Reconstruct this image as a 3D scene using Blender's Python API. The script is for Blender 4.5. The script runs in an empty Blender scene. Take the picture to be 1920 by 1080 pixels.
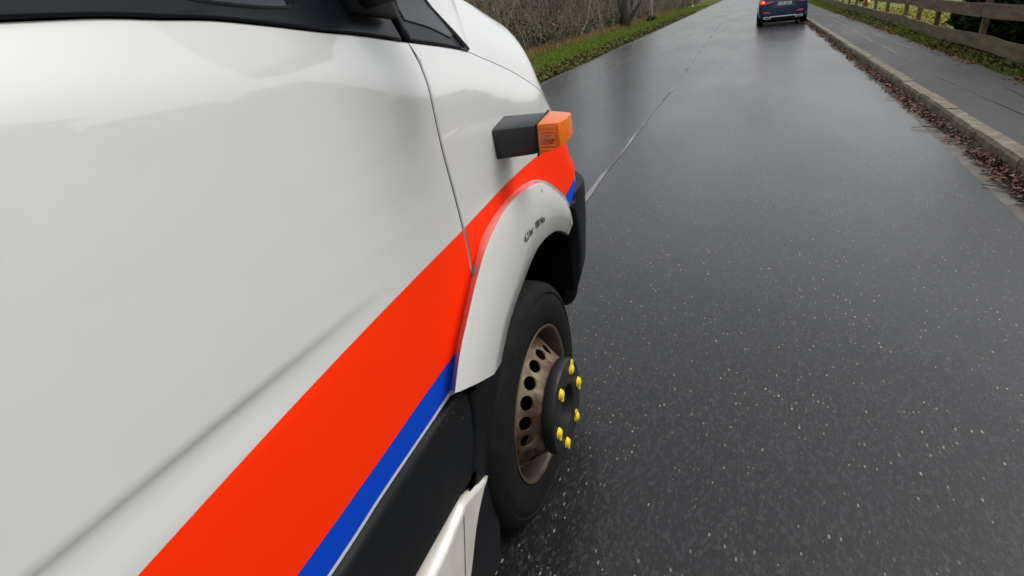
import bpy, bmesh, math, random
import numpy as np
from mathutils import Vector, Matrix
random.seed(7); rng = np.random.default_rng(7)
PI = math.pi; R = math.radians
sc = bpy.context.scene; COL = sc.collection

# ------------------------------------------------------------------ camera
F, HC = 1060.0, 1.42
cd = bpy.data.cameras.new('camera'); cam = bpy.data.objects.new('camera', cd); COL.objects.link(cam)
cd.sensor_width = 36.0; cd.lens = F / 1920 * 36; cd.clip_start = .02; cd.clip_end = 3000
def cam_axes():
    vx, vy, s, f = 1405., -22., .12, F
    fw = Vector((vx - 960, -(vy - 540), -f)).normalized()
    p2 = Vector((vx + 1000 - 960, -(vy - 1000 * s - 540), -f))
    up = p2.cross(fw).normalized()
    if up.y < 0: up = -up
    return fw.cross(up), fw, up           # world x, y, z in camera coordinates
rx_, fy_, uz_ = cam_axes()
cam.matrix_world = Matrix(((rx_.x, rx_.y, rx_.z, 0), (fy_.x, fy_.y, fy_.z, 0), (uz_.x, uz_.y, uz_.z, HC), (0, 0, 0, 1)))
sc.camera = cam

# ------------------------------------------------------------------ world, sun, exposure
w = bpy.data.worlds.new('World'); sc.world = w; w.use_nodes = True
nt = w.node_tree; nt.nodes.clear()
sky = nt.nodes.new('ShaderNodeTexSky'); sky.sky_type = 'NISHITA'; sky.sun_disc = False
SUN_EL, SUN_AZ = R(54), R(68)             # azimuth measured from +y (driving direction) towards +x
sky.sun_elevation = SUN_EL; sky.sun_rotation = SUN_AZ; sky.dust_density = 3; sky.air_density = 1.2
hs = nt.nodes.new('ShaderNodeHueSaturation'); hs.inputs['Saturation'].default_value = .18
bg = nt.nodes.new('ShaderNodeBackground'); bg.inputs['Strength'].default_value = .11
wo = nt.nodes.new('ShaderNodeOutputWorld')
nt.links.new(sky.outputs[0], hs.inputs['Color']); nt.links.new(hs.outputs[0], bg.inputs[0]); nt.links.new(bg.outputs[0], wo.inputs[0])
ld = bpy.data.lights.new('sun', 'SUN'); ld.energy = .6; ld.angle = R(25); ld.color = (1, .97, .93)
sun = bpy.data.objects.new('sun', ld); COL.objects.link(sun)
sd = Vector((math.sin(SUN_AZ) * math.cos(SUN_EL), math.cos(SUN_AZ) * math.cos(SUN_EL), math.sin(SUN_EL)))
sun.rotation_euler = sd.to_track_quat('Z', 'Y').to_euler()
sc.view_settings.view_transform = 'Standard'; sc.view_settings.look = 'None'
sc.view_settings.exposure = 0.8; sc.view_settings.gamma = 1

# ------------------------------------------------------------------ materials
def mat(name, col, rough=.5, metal=0., coat=0., coat_rough=.03, spec=.5, noise=None, bump=None, emit=None, trans=0., island=None, rvar=None):
    """noise = (scale, amount, col2); bump = (scale, strength, distance); island = list of colours picked per leaf"""
    m = bpy.data.materials.new(name); m.use_nodes = True
    t = m.node_tree; b = t.nodes['Principled BSDF']
    b.inputs['Base Color'].default_value = (*col, 1); b.inputs['Roughness'].default_value = rough
    b.inputs['Metallic'].default_value = metal; b.inputs['Coat Weight'].default_value = coat
    b.inputs['Coat Roughness'].default_value = coat_rough; b.inputs['Specular IOR Level'].default_value = spec
    b.inputs['Transmission Weight'].default_value = trans
    tc = t.nodes.new('ShaderNodeTexCoord')
    if island:
        b.inputs['Specular IOR Level'].default_value = .15; b.inputs['Roughness'].default_value = .8
        g = t.nodes.new('ShaderNodeNewGeometry'); r = t.nodes.new('ShaderNodeValToRGB')
        t.links.new(g.outputs['Random Per Island'], r.inputs[0])
        while len(r.color_ramp.elements) < len(island): r.color_ramp.elements.new(.5)
        for i, c in enumerate(island):
            r.color_ramp.elements[i].position = i / max(1, len(island) - 1); r.color_ramp.elements[i].color = (*c, 1)
        t.links.new(r.outputs[0], b.inputs['Base Color'])
    if noise:
        n = t.nodes.new('ShaderNodeTexNoise'); n.inputs['Scale'].default_value = noise[0]; n.inputs['Detail'].default_value = 6
        r = t.nodes.new('ShaderNodeMapRange'); r.inputs[1].default_value = .5 - noise[1]; r.inputs[2].default_value = .5 + noise[1]
        mx = t.nodes.new('ShaderNodeMix'); mx.data_type = 'RGBA'
        mx.inputs[6].default_value = (*col, 1); mx.inputs[7].default_value = (*noise[2], 1)
        t.links.new(tc.outputs['Object'], n.inputs['Vector']); t.links.new(n.outputs['Fac'], r.inputs[0])
        t.links.new(r.outputs[0], mx.inputs[0]); t.links.new(mx.outputs[2], b.inputs['Base Color'])
    if rvar:
        n = t.nodes.new('ShaderNodeTexNoise'); n.inputs['Scale'].default_value = rvar[0]; n.inputs['Detail'].default_value = 4
        r = t.nodes.new('ShaderNodeMapRange'); r.inputs[1].default_value = .35; r.inputs[2].default_value = .65
        r.inputs[3].default_value = rvar[1]; r.inputs[4].default_value = rvar[2]
        t.links.new(tc.outputs['Object'], n.inputs['Vector']); t.links.new(n.outputs['Fac'], r.inputs[0]); t.links.new(r.outputs[0], b.inputs['Roughness'])
    if bump:
        n = t.nodes.new('ShaderNodeTexNoise'); n.inputs['Scale'].default_value = bump[0]; n.inputs['Detail'].default_value = 5
        bp = t.nodes.new('ShaderNodeBump'); bp.inputs['Strength'].default_value = bump[1]; bp.inputs['Distance'].default_value = bump[2]
        t.links.new(tc.outputs['Object'], n.inputs['Vector']); t.links.new(n.outputs['Fac'], bp.inputs['Height']); t.links.new(bp.outputs[0], b.inputs['Normal'])
    if emit:
        b.inputs['Emission Color'].default_value = (*emit[0], 1); b.inputs['Emission Strength'].default_value = emit[1]
    return m
N = lambda t, k: t.nodes.new('ShaderNode' + k)
def paint_material(name, col, dirt=.5):
    """glossy white vehicle paint with fine road-film and tiny dark specks"""
    m = mat(name, col, rough=.32, coat=1., coat_rough=.03)
    t = m.node_tree; b = t.nodes['Principled BSDF']; tc = N(t, 'TexCoord')
    v = N(t, 'TexVoronoi'); v.inputs['Scale'].default_value = 9; v.inputs['Randomness'].default_value = 1
    lt = N(t, 'Math'); lt.operation = 'LESS_THAN'; lt.inputs[1].default_value = .016 * dirt * 2
    t.links.new(tc.outputs['Object'], v.inputs['Vector']); t.links.new(v.outputs['Distance'], lt.inputs[0])
    n = N(t, 'TexNoise'); n.inputs['Scale'].default_value = 3.2; n.inputs['Detail'].default_value = 8
    mr = N(t, 'MapRange'); mr.inputs[1].default_value = .4; mr.inputs[2].default_value = .75; mr.inputs[4].default_value = .16 * dirt
    t.links.new(tc.outputs['Object'], n.inputs['Vector']); t.links.new(n.outputs['Fac'], mr.inputs[0])
    a = N(t, 'Mix'); a.data_type = 'RGBA'; a.inputs[6].default_value = (*col, 1); a.inputs[7].default_value = (.42, .38, .30, 1)
    t.links.new(mr.outputs[0], a.inputs[0])
    c = N(t, 'Mix'); c.data_type = 'RGBA'; c.inputs[7].default_value = (.10, .08, .06, 1)
    t.links.new(lt.outputs[0], c.inputs[0]); t.links.new(a.outputs[2], c.inputs[6]); t.links.new(c.outputs[2], b.inputs['Base Color'])
    n2 = N(t, 'TexNoise'); n2.inputs['Scale'].default_value = 2.5; bp = N(t, 'Bump'); bp.inputs['Strength'].default_value = .12; bp.inputs['Distance'].default_value = .004
    t.links.new(tc.outputs['Object'], n2.inputs['Vector']); t.links.new(n2.outputs['Fac'], bp.inputs['Height']); t.links.new(bp.outputs[0], b.inputs['Coat Normal'])
    return m
def asphalt(name, base, chip, rlo, rhi, chip_scale=55, patch=.35, chips=.2):
    """wet asphalt: dark binder, pale stone chips drawn out like motion streaks, patchy water film, tar cracks"""
    m = bpy.data.materials.new(name); m.use_nodes = True; t = m.node_tree; b = t.nodes['Principled BSDF']; tc = N(t, 'TexCoord')
    big = N(t, 'TexNoise'); big.inputs['Scale'].default_value = .55; big.inputs['Detail'].default_value = 6
    mp = N(t, 'Mapping'); mp.inputs['Scale'].default_value = (1.6, .35, 1)
    t.links.new(tc.outputs['Object'], mp.inputs['Vector']); t.links.new(mp.outputs[0], big.inputs['Vector'])
    fine = N(t, 'TexNoise'); fine.inputs['Scale'].default_value = 150; fine.inputs['Detail'].default_value = 3
    t.links.new(tc.outputs['Object'], fine.inputs['Vector'])
    st = N(t, 'Mapping'); st.inputs['Scale'].default_value = (1, .42, 1); t.links.new(tc.outputs['Object'], st.inputs['Vector'])  # chips stretched along the driving direction to imitate motion streaks
    vo = N(t, 'TexVoronoi'); vo.voronoi_dimensions = '2D'; vo.inputs['Scale'].default_value = chip_scale; t.links.new(st.outputs[0], vo.inputs['Vector'])
    sep = N(t, 'SeparateColor'); t.links.new(vo.outputs['Color'], sep.inputs[0])
    # chip radius varies per cell, and only some of the cells hold a pale chip
    rad = N(t, 'MapRange'); rad.inputs[1].default_value = 0; rad.inputs[2].default_value = 1; rad.inputs[3].default_value = .05; rad.inputs[4].default_value = .23
    t.links.new(sep.outputs[1], rad.inputs[0])
    lt = N(t, 'Math'); lt.operation = 'LESS_THAN'; t.links.new(vo.outputs['Distance'], lt.inputs[0]); t.links.new(rad.outputs[0], lt.inputs[1])
    pm = N(t, 'MapRange'); pm.inputs[1].default_value = .38; pm.inputs[2].default_value = .66; pm.inputs[3].default_value = chips * .25; pm.inputs[4].default_value = chips
    t.links.new(big.outputs['Fac'], pm.inputs[0])
    some = N(t, 'Math'); some.operation = 'LESS_THAN'; t.links.new(sep.outputs[0], some.inputs[0]); t.links.new(pm.outputs[0], some.inputs[1])
    both = N(t, 'Math'); both.operation = 'MULTIPLY'; t.links.new(lt.outputs[0], both.inputs[0]); t.links.new(some.outputs[0], both.inputs[1])
    tone = N(t, 'MapRange'); tone.inputs[1].default_value = .3; tone.inputs[2].default_value = .7; t.links.new(fine.outputs['Fac'], tone.inputs[0])
    a = N(t, 'Mix'); a.data_type = 'RGBA'; a.inputs[6].default_value = (*[c * .62 for c in base], 1); a.inputs[7].default_value = (*[c * 1.5 for c in base], 1)
    pk = N(t, 'TexVoronoi'); pk.voronoi_dimensions = '2D'; pk.inputs['Scale'].default_value = 150; t.links.new(st.outputs[0], pk.inputs['Vector'])
    ps = N(t, 'SeparateColor'); t.links.new(pk.outputs['Color'], ps.inputs[0]); pp = N(t, 'Math'); pp.operation = 'POWER'; pp.inputs[1].default_value = 3; t.links.new(ps.outputs[0], pp.inputs[0])
    ad = N(t, 'Math'); ad.operation = 'MULTIPLY_ADD'; ad.inputs[1].default_value = 2.2; t.links.new(pp.outputs[0], ad.inputs[0]); t.links.new(tone.outputs[0], ad.inputs[2])
    a.clamp_factor = False
    t.links.new(ad.outputs[0], a.inputs[0])
    cc = N(t, 'Mix'); cc.data_type = 'RGBA'; cc.inputs[6].default_value = (*[c * .12 for c in chip], 1); cc.inputs[7].default_value = (*chip, 1)
    pw = N(t, 'Math'); pw.operation = 'POWER'; pw.inputs[1].default_value = 2.5; t.links.new(sep.outputs[2], pw.inputs[0]); t.links.new(pw.outputs[0], cc.inputs[0])
    c = N(t, 'Mix'); c.data_type = 'RGBA'; t.links.new(both.outputs[0], c.inputs[0]); t.links.new(a.outputs[2], c.inputs[6]); t.links.new(cc.outputs[2], c.inputs[7])
    t.links.new(c.outputs[2], b.inputs['Base Color'])
    rr = N(t, 'MapRange'); rr.inputs[1].default_value = .5 - patch / 2; rr.inputs[2].default_value = .5 + patch / 2; rr.inputs[3].default_value = rlo; rr.inputs[4].default_value = rhi
    t.links.new(big.outputs['Fac'], rr.inputs[0]); t.links.new(rr.outputs[0], b.inputs['Roughness'])
    bp = N(t, 'Bump'); bp.inputs['Strength'].default_value = .3; bp.inputs['Distance'].default_value = .002
    t.links.new(fine.outputs['Fac'], bp.inputs['Height']); t.links.new(bp.outputs[0], b.inputs['Normal'])
    b.inputs['IOR'].default_value = 1.47
    return m

M = {}
M['white'] = paint_material('white_paint', (.62, .622, .615))
M['flare'] = paint_material('flare_white', (.68, .675, .65), 1.2)
M['orange'] = mat('orange_film', (.98, .030, .0), .6, spec=.12)
M['blue'] = mat('blue_film', (.0, .055, .52), .5, spec=.2, bump=(900, .3, .001))
M['plastic'] = mat('black_plastic', (.008, .009, .0105), .5, spec=.16, bump=(700, .25, .0008), rvar=(6, .42, .6))
M['plastic2'] = mat('trim_plastic', (.013, .0145, .017), .33, spec=.45, bump=(900, .3, .0008))
M['dark'] = mat('dark_inside', (.004, .004, .0045), .9, spec=.1)
M['rubber'] = mat('tyre_rubber', (.0065, .0065, .007), .75, spec=.14, noise=(26, .2, (.012, .0115, .011)), bump=(60, .2, .002))
M['rim'] = mat('dusty_rim', (.165, .12, .066), .55, metal=.3, noise=(18, .08, (.060, .028, .016)), rvar=(20, .4, .7))
M['rimlip'] = mat('dusty_rim_lip', (.16, .12, .08), .45, metal=.5, noise=(14, .25, (.07, .055, .04)))
M['hub'] = mat('hub_cover', (.011, .0115, .013), .45, spec=.25, rvar=(12, .35, .55), noise=(8, .2, (.020, .019, .018)))
M['yellow'] = mat('yellow_plastic', (.80, .60, .02), .42)
M['amber'] = mat('amber_lens', (.92, .19, .0), .18, coat=.35, trans=.15, spec=.4, bump=(160, .6, .004))
M['glass'] = mat('dark_glass', (.012, .018, .024), .04, coat=1, coat_rough=.02)
M['seal'] = mat('black_seal', (.005, .007, .011), .4, spec=.25)
M['sail'] = mat('gloss_trim', (.010, .014, .022), .3, spec=.5)
M['ink'] = mat('black_lettering', (.01, .01, .01), .5)
def add_specks(m, scale, thr, col, lo=.45, hi=.62):
    t = m.node_tree; b = t.nodes['Principled BSDF']; tc = N(t, 'TexCoord'); v = N(t, 'TexVoronoi'); v.inputs['Scale'].default_value = scale
    n = N(t, 'TexNoise'); n.inputs['Scale'].default_value = 7; mr = N(t, 'MapRange'); mr.inputs[1].default_value = lo; mr.inputs[2].default_value = hi; mr.inputs[4].default_value = thr
    lt = N(t, 'Math'); lt.operation = 'LESS_THAN'; mx = N(t, 'Mix'); mx.data_type = 'RGBA'; mx.inputs[7].default_value = (*col, 1)
    for q in (v, n): t.links.new(tc.outputs['Object'], q.inputs['Vector'])
    t.links.new(n.outputs['Fac'], mr.inputs[0]); t.links.new(v.outputs['Distance'], lt.inputs[0]); t.links.new(mr.outputs[0], lt.inputs[1]); t.links.new(lt.outputs[0], mx.inputs[0])
    l = b.inputs['Base Color'].links
    if l: t.links.new(l[0].from_socket, mx.inputs[6])
    else: mx.inputs[6].default_value = b.inputs['Base Color'].default_value
    t.links.new(mx.outputs[2], b.inputs['Base Color'])
add_specks(M['plastic'], 110, .16, (.10, .085, .06)); add_specks(M['flare'], 120, .13, (.16, .12, .08)); add_specks(M['rubber'], 90, .08, (.10, .10, .09))
M['sillwhite'] = mat('dirty_white', (.62, .59, .53), .4, coat=.6, noise=(7, .25, (.45, .41, .35)))
M['lampglass'] = mat('headlamp_glass', (.20, .22, .25), .08, metal=.4, coat=1)

# ------------------------------------------------------------------ object helpers
def tag(o, label=None, cat=None, group=None, kind=None):
    if label: o['label'] = label
    if cat: o['category'] = cat
    if group: o['group'] = group
    if kind: o['kind'] = kind
    return o
def empty(name, loc=(0, 0, 0), label=None, cat=None, group=None, rz=0):
    o = bpy.data.objects.new(name, None); COL.objects.link(o); o.location = loc; o.rotation_euler = (0, 0, rz)
    return tag(o, label, cat, group)
def raw(name, verts, faces, m, parent=None, smooth=False, normals=None):
    me = bpy.data.meshes.new(name); me.from_pydata([tuple(v) for v in verts], [], faces)
    me.materials.append(m)
    if smooth or normals: me.polygons.foreach_set('use_smooth', [True] * len(me.polygons))
    me.update()
    if normals: me.normals_split_custom_set_from_vertices([tuple(n) for n in normals])
    o = bpy.data.objects.new(name, me); COL.objects.link(o)
    if parent: o.parent = parent
    return o
def bmobj(name, bm, m, parent=None, smooth=False, bevel=0, autos=False):
    if bevel: bmesh.ops.bevel(bm, geom=bm.edges[:], offset=bevel, segments=2, affect='EDGES', profile=.6)
    bmesh.ops.recalc_face_normals(bm, faces=bm.faces[:])
    me = bpy.data.meshes.new(name); bm.to_mesh(me); bm.free(); me.materials.append(m)
    if smooth: me.polygons.foreach_set('use_smooth', [True] * len(me.polygons))
    o = bpy.data.objects.new(name, me); COL.objects.link(o)
    if parent: o.parent = parent
    if autos: me.set_sharp_from_angle(angle=R(35))
    return o
def box(bm, lo, hi, mtx=None):
    v = [bm.verts.new((x, y, z)) for x in (lo[0], hi[0]) for y in (lo[1], hi[1]) for z in (lo[2], hi[2])]
    for f in ((0, 1, 3, 2), (4, 6, 7, 5), (0, 4, 5, 1), (2, 3, 7, 6), (0, 2, 6, 4), (1, 5, 7, 3)): bm.faces.new([v[i] for i in f])
    if mtx: bmesh.ops.transform(bm, matrix=mtx, verts=v)
    return v
def hexa(bm, p):
    """8 corners: bottom ring of four, top ring of four"""
    v = [bm.verts.new(q) for q in p]
    for f in ((0, 3, 2, 1), (4, 5, 6, 7), (0, 1, 5, 4), (1, 2, 6, 5), (2, 3, 7, 6), (3, 0, 4, 7)): bm.faces.new([v[i] for i in f])
    return v
def tube(bm, pts, rad, seg=8, cap=True):
    rings = []; pts = [Vector(p) for p in pts]
    for i, p in enumerate(pts):
        d = (pts[min(i + 1, len(pts) - 1)] - pts[max(i - 1, 0)]).normalized()
        a = d.orthogonal().normalized(); b = d.cross(a); r = rad[i] if hasattr(rad, '__len__') else rad
        if i and rings:
            # keep the ring twist-free
            a0 = (rings[-1][0].co - pts[i - 1]); a = (a0 - d * a0.dot(d)).normalized(); b = d.cross(a)
        rings.append([bm.verts.new(p + (a * math.cos(2 * PI * k / seg) + b * math.sin(2 * PI * k / seg)) * r) for k in range(seg)])
    for r0, r1 in zip(rings, rings[1:]):
        for k in range(seg): bm.faces.new((r0[k], r0[(k + 1) % seg], r1[(k + 1) % seg], r1[k]))
    if cap:
        bm.faces.new(rings[0][::-1]); bm.faces.new(rings[-1])
def lathe(bm, prof, seg=64, axis_x=True, closed=False):
    """profile of (x, r) spun round the x axis"""
    rings = [[bm.verts.new((x, r * math.cos(2 * PI * k / seg), r * math.sin(2 * PI * k / seg))) for k in range(seg)] for x, r in prof]
    pr = list(zip(rings, rings[1:])) + ([(rings[-1], rings[0])] if closed else [])
    for a, b in pr:
        for k in range(seg): bm.faces.new((a[k], a[(k + 1) % seg], b[(k + 1) % seg], b[k]))
    return rings
def text_mesh(body, size, extrude=.0004):
    cu = bpy.data.curves.new('lettering', 'FONT'); cu.body = body; cu.size = size; cu.offset = 0.; cu.extrude = extrude
    cu.align_x = 'CENTER'; cu.align_y = 'CENTER'
    o = bpy.data.objects.new('lettering', cu); COL.objects.link(o)
    dg = bpy.context.evaluated_depsgraph_get(); me = bpy.data.meshes.new_from_object(o.evaluated_get(dg))
    bpy.data.objects.remove(o); return me

# ================================================================== THE ROAD AND THE GROUND
def kerb_x(y): return 1.80 + .013 * y
def asph_x(y): return 1.465 + .034 * y if y < 14 else 1.941 + .012 * (y - 14)
def path_x(y): return 2.87 + .018 * y
def fence_x(y): return 3.08 + .03 * y
LX = -4.15                                   # left edge of the carriageway
def strip(name, fa, fb, z, m, y0=-12, y1=140, dy=.25, za=None, zb=None, jit=0., jitb=0., top=False):
    ys = []; y = y0
    while y < y1: ys.append(y); y += dy * (1 + max(0, y) * .02)
    ys.append(y1); v = []; f = []
    for i, y in enumerate(ys):
        v += [(fa(y) + random.uniform(-jit, jit), y, z if za is None else za), (fb(y) + random.uniform(-jitb, jitb), y, z if zb is None else zb)]
        if i: f.append((2 * i - 2, 2 * i - 1, 2 * i + 1, 2 * i))
    return raw(name, v, f, m)
M['road'] = asphalt('wet_road', (.0115, .0117, .0122), (.27, .255, .23), .23, .31, 66, .3, .50)
M['path'] = asphalt('wet_path', (.024, .023, .023), (.10, .09, .085), .55, .72, 80, .3, .25)
M['gutter'] = mat('gutter_silt', (.13, .112, .085), .8, noise=(5, .2, (.075, .068, .05)), bump=(40, .5, .01), rvar=(3, .6, .9))
M['kerb'] = mat('mossy_kerb', (.225, .185, .12), .75, noise=(9, .16, (.095, .085, .05)), bump=(45, .7, .008))
M['soil'] = mat('soil', (.055, .042, .028), .9, noise=(1.4, .2, (.035, .040, .018)), bump=(10, .6, .03))
M['verge'] = mat('verge_turf', (.055, .095, .015), 1., spec=.05, noise=(1.2, .15, (.10, .085, .03)), bump=(60, .6, .02))
M['lawn'] = mat('lawn_turf', (.11, .20, .018), .8, noise=(.5, .1, (.20, .17, .02)), bump=(60, .6, .02))
M['seamline'] = mat('pale_joint', (.22, .22, .215), .5, noise=(.7, .08, (.07, .07, .07)))
M['crack'] = mat('pale_crack', (.25, .25, .24), .5, noise=(2, .15, (.05, .05, .05)))
M['mud'] = mat('verge_mud', (.075, .055, .045), .6, noise=(6, .2, (.04, .03, .025)), bump=(30, .6, .02))
g = raw('ground', [(-900, -400, -.09), (900, -400, -.09), (900, 1500, -.09), (-900, 1500, -.09)], [(0, 1, 2, 3)], M['soil']); tag(g, kind='structure')
tag(strip('road', lambda y: LX, asph_x, 0, M['road'], y1=600, jitb=.006, jit=.03), kind='structure')
# road shoulder subsurface so the ragged edge never shows a hole
tag(strip('gutter', lambda y: asph_x(y) - .25, lambda y: kerb_x(y) + .02, -.006, M['gutter'], y1=300), kind='structure')
tag(strip('left_verge', lambda y: -60, lambda y: LX + .15, -.03, M['verge'], y1=600), kind='structure')
tag(strip('verge_mud', lambda y: LX - .38, lambda y: LX + .02, -.012, M['mud'], y1=300, jit=.10), kind='structure')
tag(strip('footpath', lambda y: kerb_x(y) + .13, path_x, .112, M['path'], y1=300, jitb=.03), kind='structure')
tag(strip('right_verge', lambda y: path_x(y) - .1, lambda y: fence_x(y) + .5, .095, M['verge'], y1=300), kind='structure')
tag(strip('lawn', lambda y: fence_x(y) + .5, lambda y: 60, .091, M['lawn'], y1=300), kind='structure')
def wavy(a, b, amp, seed, wid):
    rnd = random.Random(seed); v = []; f = []; n = 160; ph = [rnd.uniform(0, 6) for _ in range(4)]
    for i in range(n + 1):
        k = i / n; k = k ** 1.8; y = a[1] + (b[1] - a[1]) * k
        x = a[0] + (b[0] - a[0]) * k + amp * (math.sin(y * .55 + ph[0]) + .5 * math.sin(y * 1.7 + ph[1]) + .25 * math.sin(y * 4.1 + ph[2])) / 1.75
        ww = wid * (.75 + .4 * math.sin(y * 2.3 + ph[3]) + rnd.uniform(-.15, .15))
        v += [(x - ww / 2, y, 0), (x + ww / 2, y, 0)]
        if i: f.append((2 * i - 2, 2 * i - 1, 2 * i + 1, 2 * i))
    return v, f
v, f = wavy((-1.13, 1.5), (-1.45, 110), .035, 3, .040)
o = raw('road_joint', v, f, M['seamline']); o.location.z = .004; tag(o, kind='structure')
for k, (a, b) in enumerate((((2.46, 11.2), (2.85, 26)), ((2.80, 11.6), (3.10, 29)))):
    v, f = wavy(a, b, .03, 11 + k, .022)
    o = raw('path_joint', v, f, M['crack']); o.location.z = .116; tag(o, kind='structure')
M['tar'] = mat('dark_crack', (.010, .010, .010), .4)
for a, b, s in (((2.55, 5.6), (2.78, 8.4), 31), ((2.40, 6.3), (2.35, 9.5), 35)):
    v, f = wavy(a, b, .03, s, .010)
    o = raw('path_crack', v, f, M['tar']); o.location.z = .116; tag(o, kind='structure')
# kerb: stones about a metre long, worn upper edge, one mesh
bm = bmesh.new(); y = -8.; rk = random.Random(4)
while y < 120:
    L = 1.0 if y < 40 else 4.0
    dz = rk.uniform(-.006, .006); dx = rk.uniform(-.008, .008); n = 8 if y < 30 else 2; rings = []
    for i in range(n + 1):
        yy = y + .006 + (L - .012) * i / n; x = kerb_x(yy) + dx; ch = .018 + rk.uniform(-.005, .010)
        wob = rk.uniform(-.004, .004)
        rings.append([bm.verts.new(p) for p in ((x + .0 + wob, yy, -.05), (x + wob, yy, .118 - ch + dz), (x + ch * .8, yy, .124 + dz), (x + .125, yy, .126 + dz), (x + .128, yy, -.05))])
    for r0, r1 in zip(rings, rings[1:]):
        for k in range(4): bm.faces.new((r0[k], r0[k + 1], r1[k + 1], r1[k]))
    bm.faces.new(rings[0]); bm.faces.new(rings[-1][::-1]); y += L
tag(bmobj('kerb', bm, M['kerb']), kind='structure')

# ================================================================== THE VAN'S SKIN
def lerp_tab(t, v):
    if v <= t[0][0]: return t[0][1]
    for (a, p), (b, q) in zip(t, t[1:]):
        if v <= b:
            k = (v - a) / (b - a)
            return p + (q - p) * (k * k * (3 - 2 * k))
    return t[-1][1]
def sstep(a, b, v):
    k = min(1, max(0, (v - a) / (b - a)))
    return k * k * (3 - 2 * k)
NOSE = [(.30, 1.72), (.45, 1.80), (.55, 1.92), (.82, 1.93), (.90, 1.84), (1.0, 1.76), (1.1, 1.67), (1.2, 1.60), (1.35, 1.42), (1.5, 1.3)]
RN = .45
XSID, XMID = -.53, -1.52          # near side and centre plane of the van
def softplus(t, w):
    return w * math.log1p(math.exp(max(-30, min(30, t / w))))
def side_x(y, z):
    x = XSID - (.115 * (z - .8) ** 2 if z > .8 else .12 * (.8 - z) ** 2)
    zs = lerp_tab([(.2, 1.395), (.65, 1.392), (1.1, 1.30), (1.6, 1.20)], y)
    if z > zs - .1: x -= .28 * softplus(z - zs, .010)
    f = 1 - sstep(.35, .80, y)                       # the crease along the door fades out forwards
    if f > 0 and .7 < z < 1.25:
        zc = 1.022
        x -= f * .0065 * sstep(zc - .060, zc, z) * (1 - sstep(zc, zc + .022, z))
    return x
def skin(u, z, off=0.0):
    """point of the van's side and nose skin: u runs forwards along the side, then round the corner to the front"""
    y1 = lerp_tab(NOSE, z)
    if u <= y1:
        return (side_x(u, z) + off, u, z)
    x0 = side_x(y1, z)
    a = (u - y1) / RN
    if a <= math.pi / 2:
        return (x0 - RN * (1 - math.cos(a)) + off * math.cos(a), y1 + RN * math.sin(a) + off * math.sin(a), z)
    e = u - y1 - RN * math.pi / 2
    return (x0 - RN - e, y1 + RN + off - .12 * (e * e), z)

def far(P): return (2 * XMID - P[0], P[1], P[2])
def up_x(y, z):
    """the glazed upper side above the belt leans inwards"""
    return side_x(y, 1.46) - .20 * (z - 1.46)
def skin_all(u, z, off=0.):
    if z > 1.46 and u < 1.3: return (up_x(u, z) + off, u, z)
    return skin(u, z, off)
def nrm(fn, u, z):
    h = .002
    a = Vector(fn(u + h, z)) - Vector(fn(u - h, z)); b = Vector(fn(u, z + h)) - Vector(fn(u, z - h))
    return a.cross(b).normalized(), a.normalized(), b.normalized()
def smooth_curve(pts, step=.02):
    """Catmull-Rom through the points"""
    P = [Vector(p) for p in pts]
    if len(P) == 2:
        n = max(1, int((P[1] - P[0]).length / step)); return [P[0].lerp(P[1], i / n) for i in range(n + 1)]
    Q = [P[0] * 2 - P[1]] + P + [P[-1] * 2 - P[-2]]; out = [P[0]]
    for i in range(1, len(Q) - 2):
        a, b, c, d = Q[i - 1:i + 3]; n = max(1, int((c - b).length / step))
        for k in range(1, n + 1):
            t = k / n
            out.append(.5 * ((2 * b) + (c - a) * t + (2 * a - 5 * b + 4 * c - d) * t * t + (3 * b - a - 3 * c + d) * t ** 3))
    return out
def outline(*segs, step=.02):
    out = []
    for s in segs:
        c = smooth_curve(s, step)
        if out and (out[-1] - c[0]).length < 1e-4: c = c[1:]
        out += c
    if (out[0] - out[-1]).length < 1e-4: out.pop()
    return out
def area(o): return sum(a.x * b.y - b.x * a.y for a, b in zip(o, o[1:] + o[:1])) / 2
def inset(o, d):
    n = len(o); r = []
    for i in range(n):
        e0 = (o[i] - o[i - 1]).normalized(); e1 = (o[(i + 1) % n] - o[i]).normalized()
        n0 = Vector((-e0.y, e0.x)); n1 = Vector((-e1.y, e1.x)); m = n0 + n1
        if m.length < 1e-4: m = n0
        m.normalize(); k = max(.35, m.dot(n0)); r.append((o[i] + m * (d / k), m))
    return r
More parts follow.
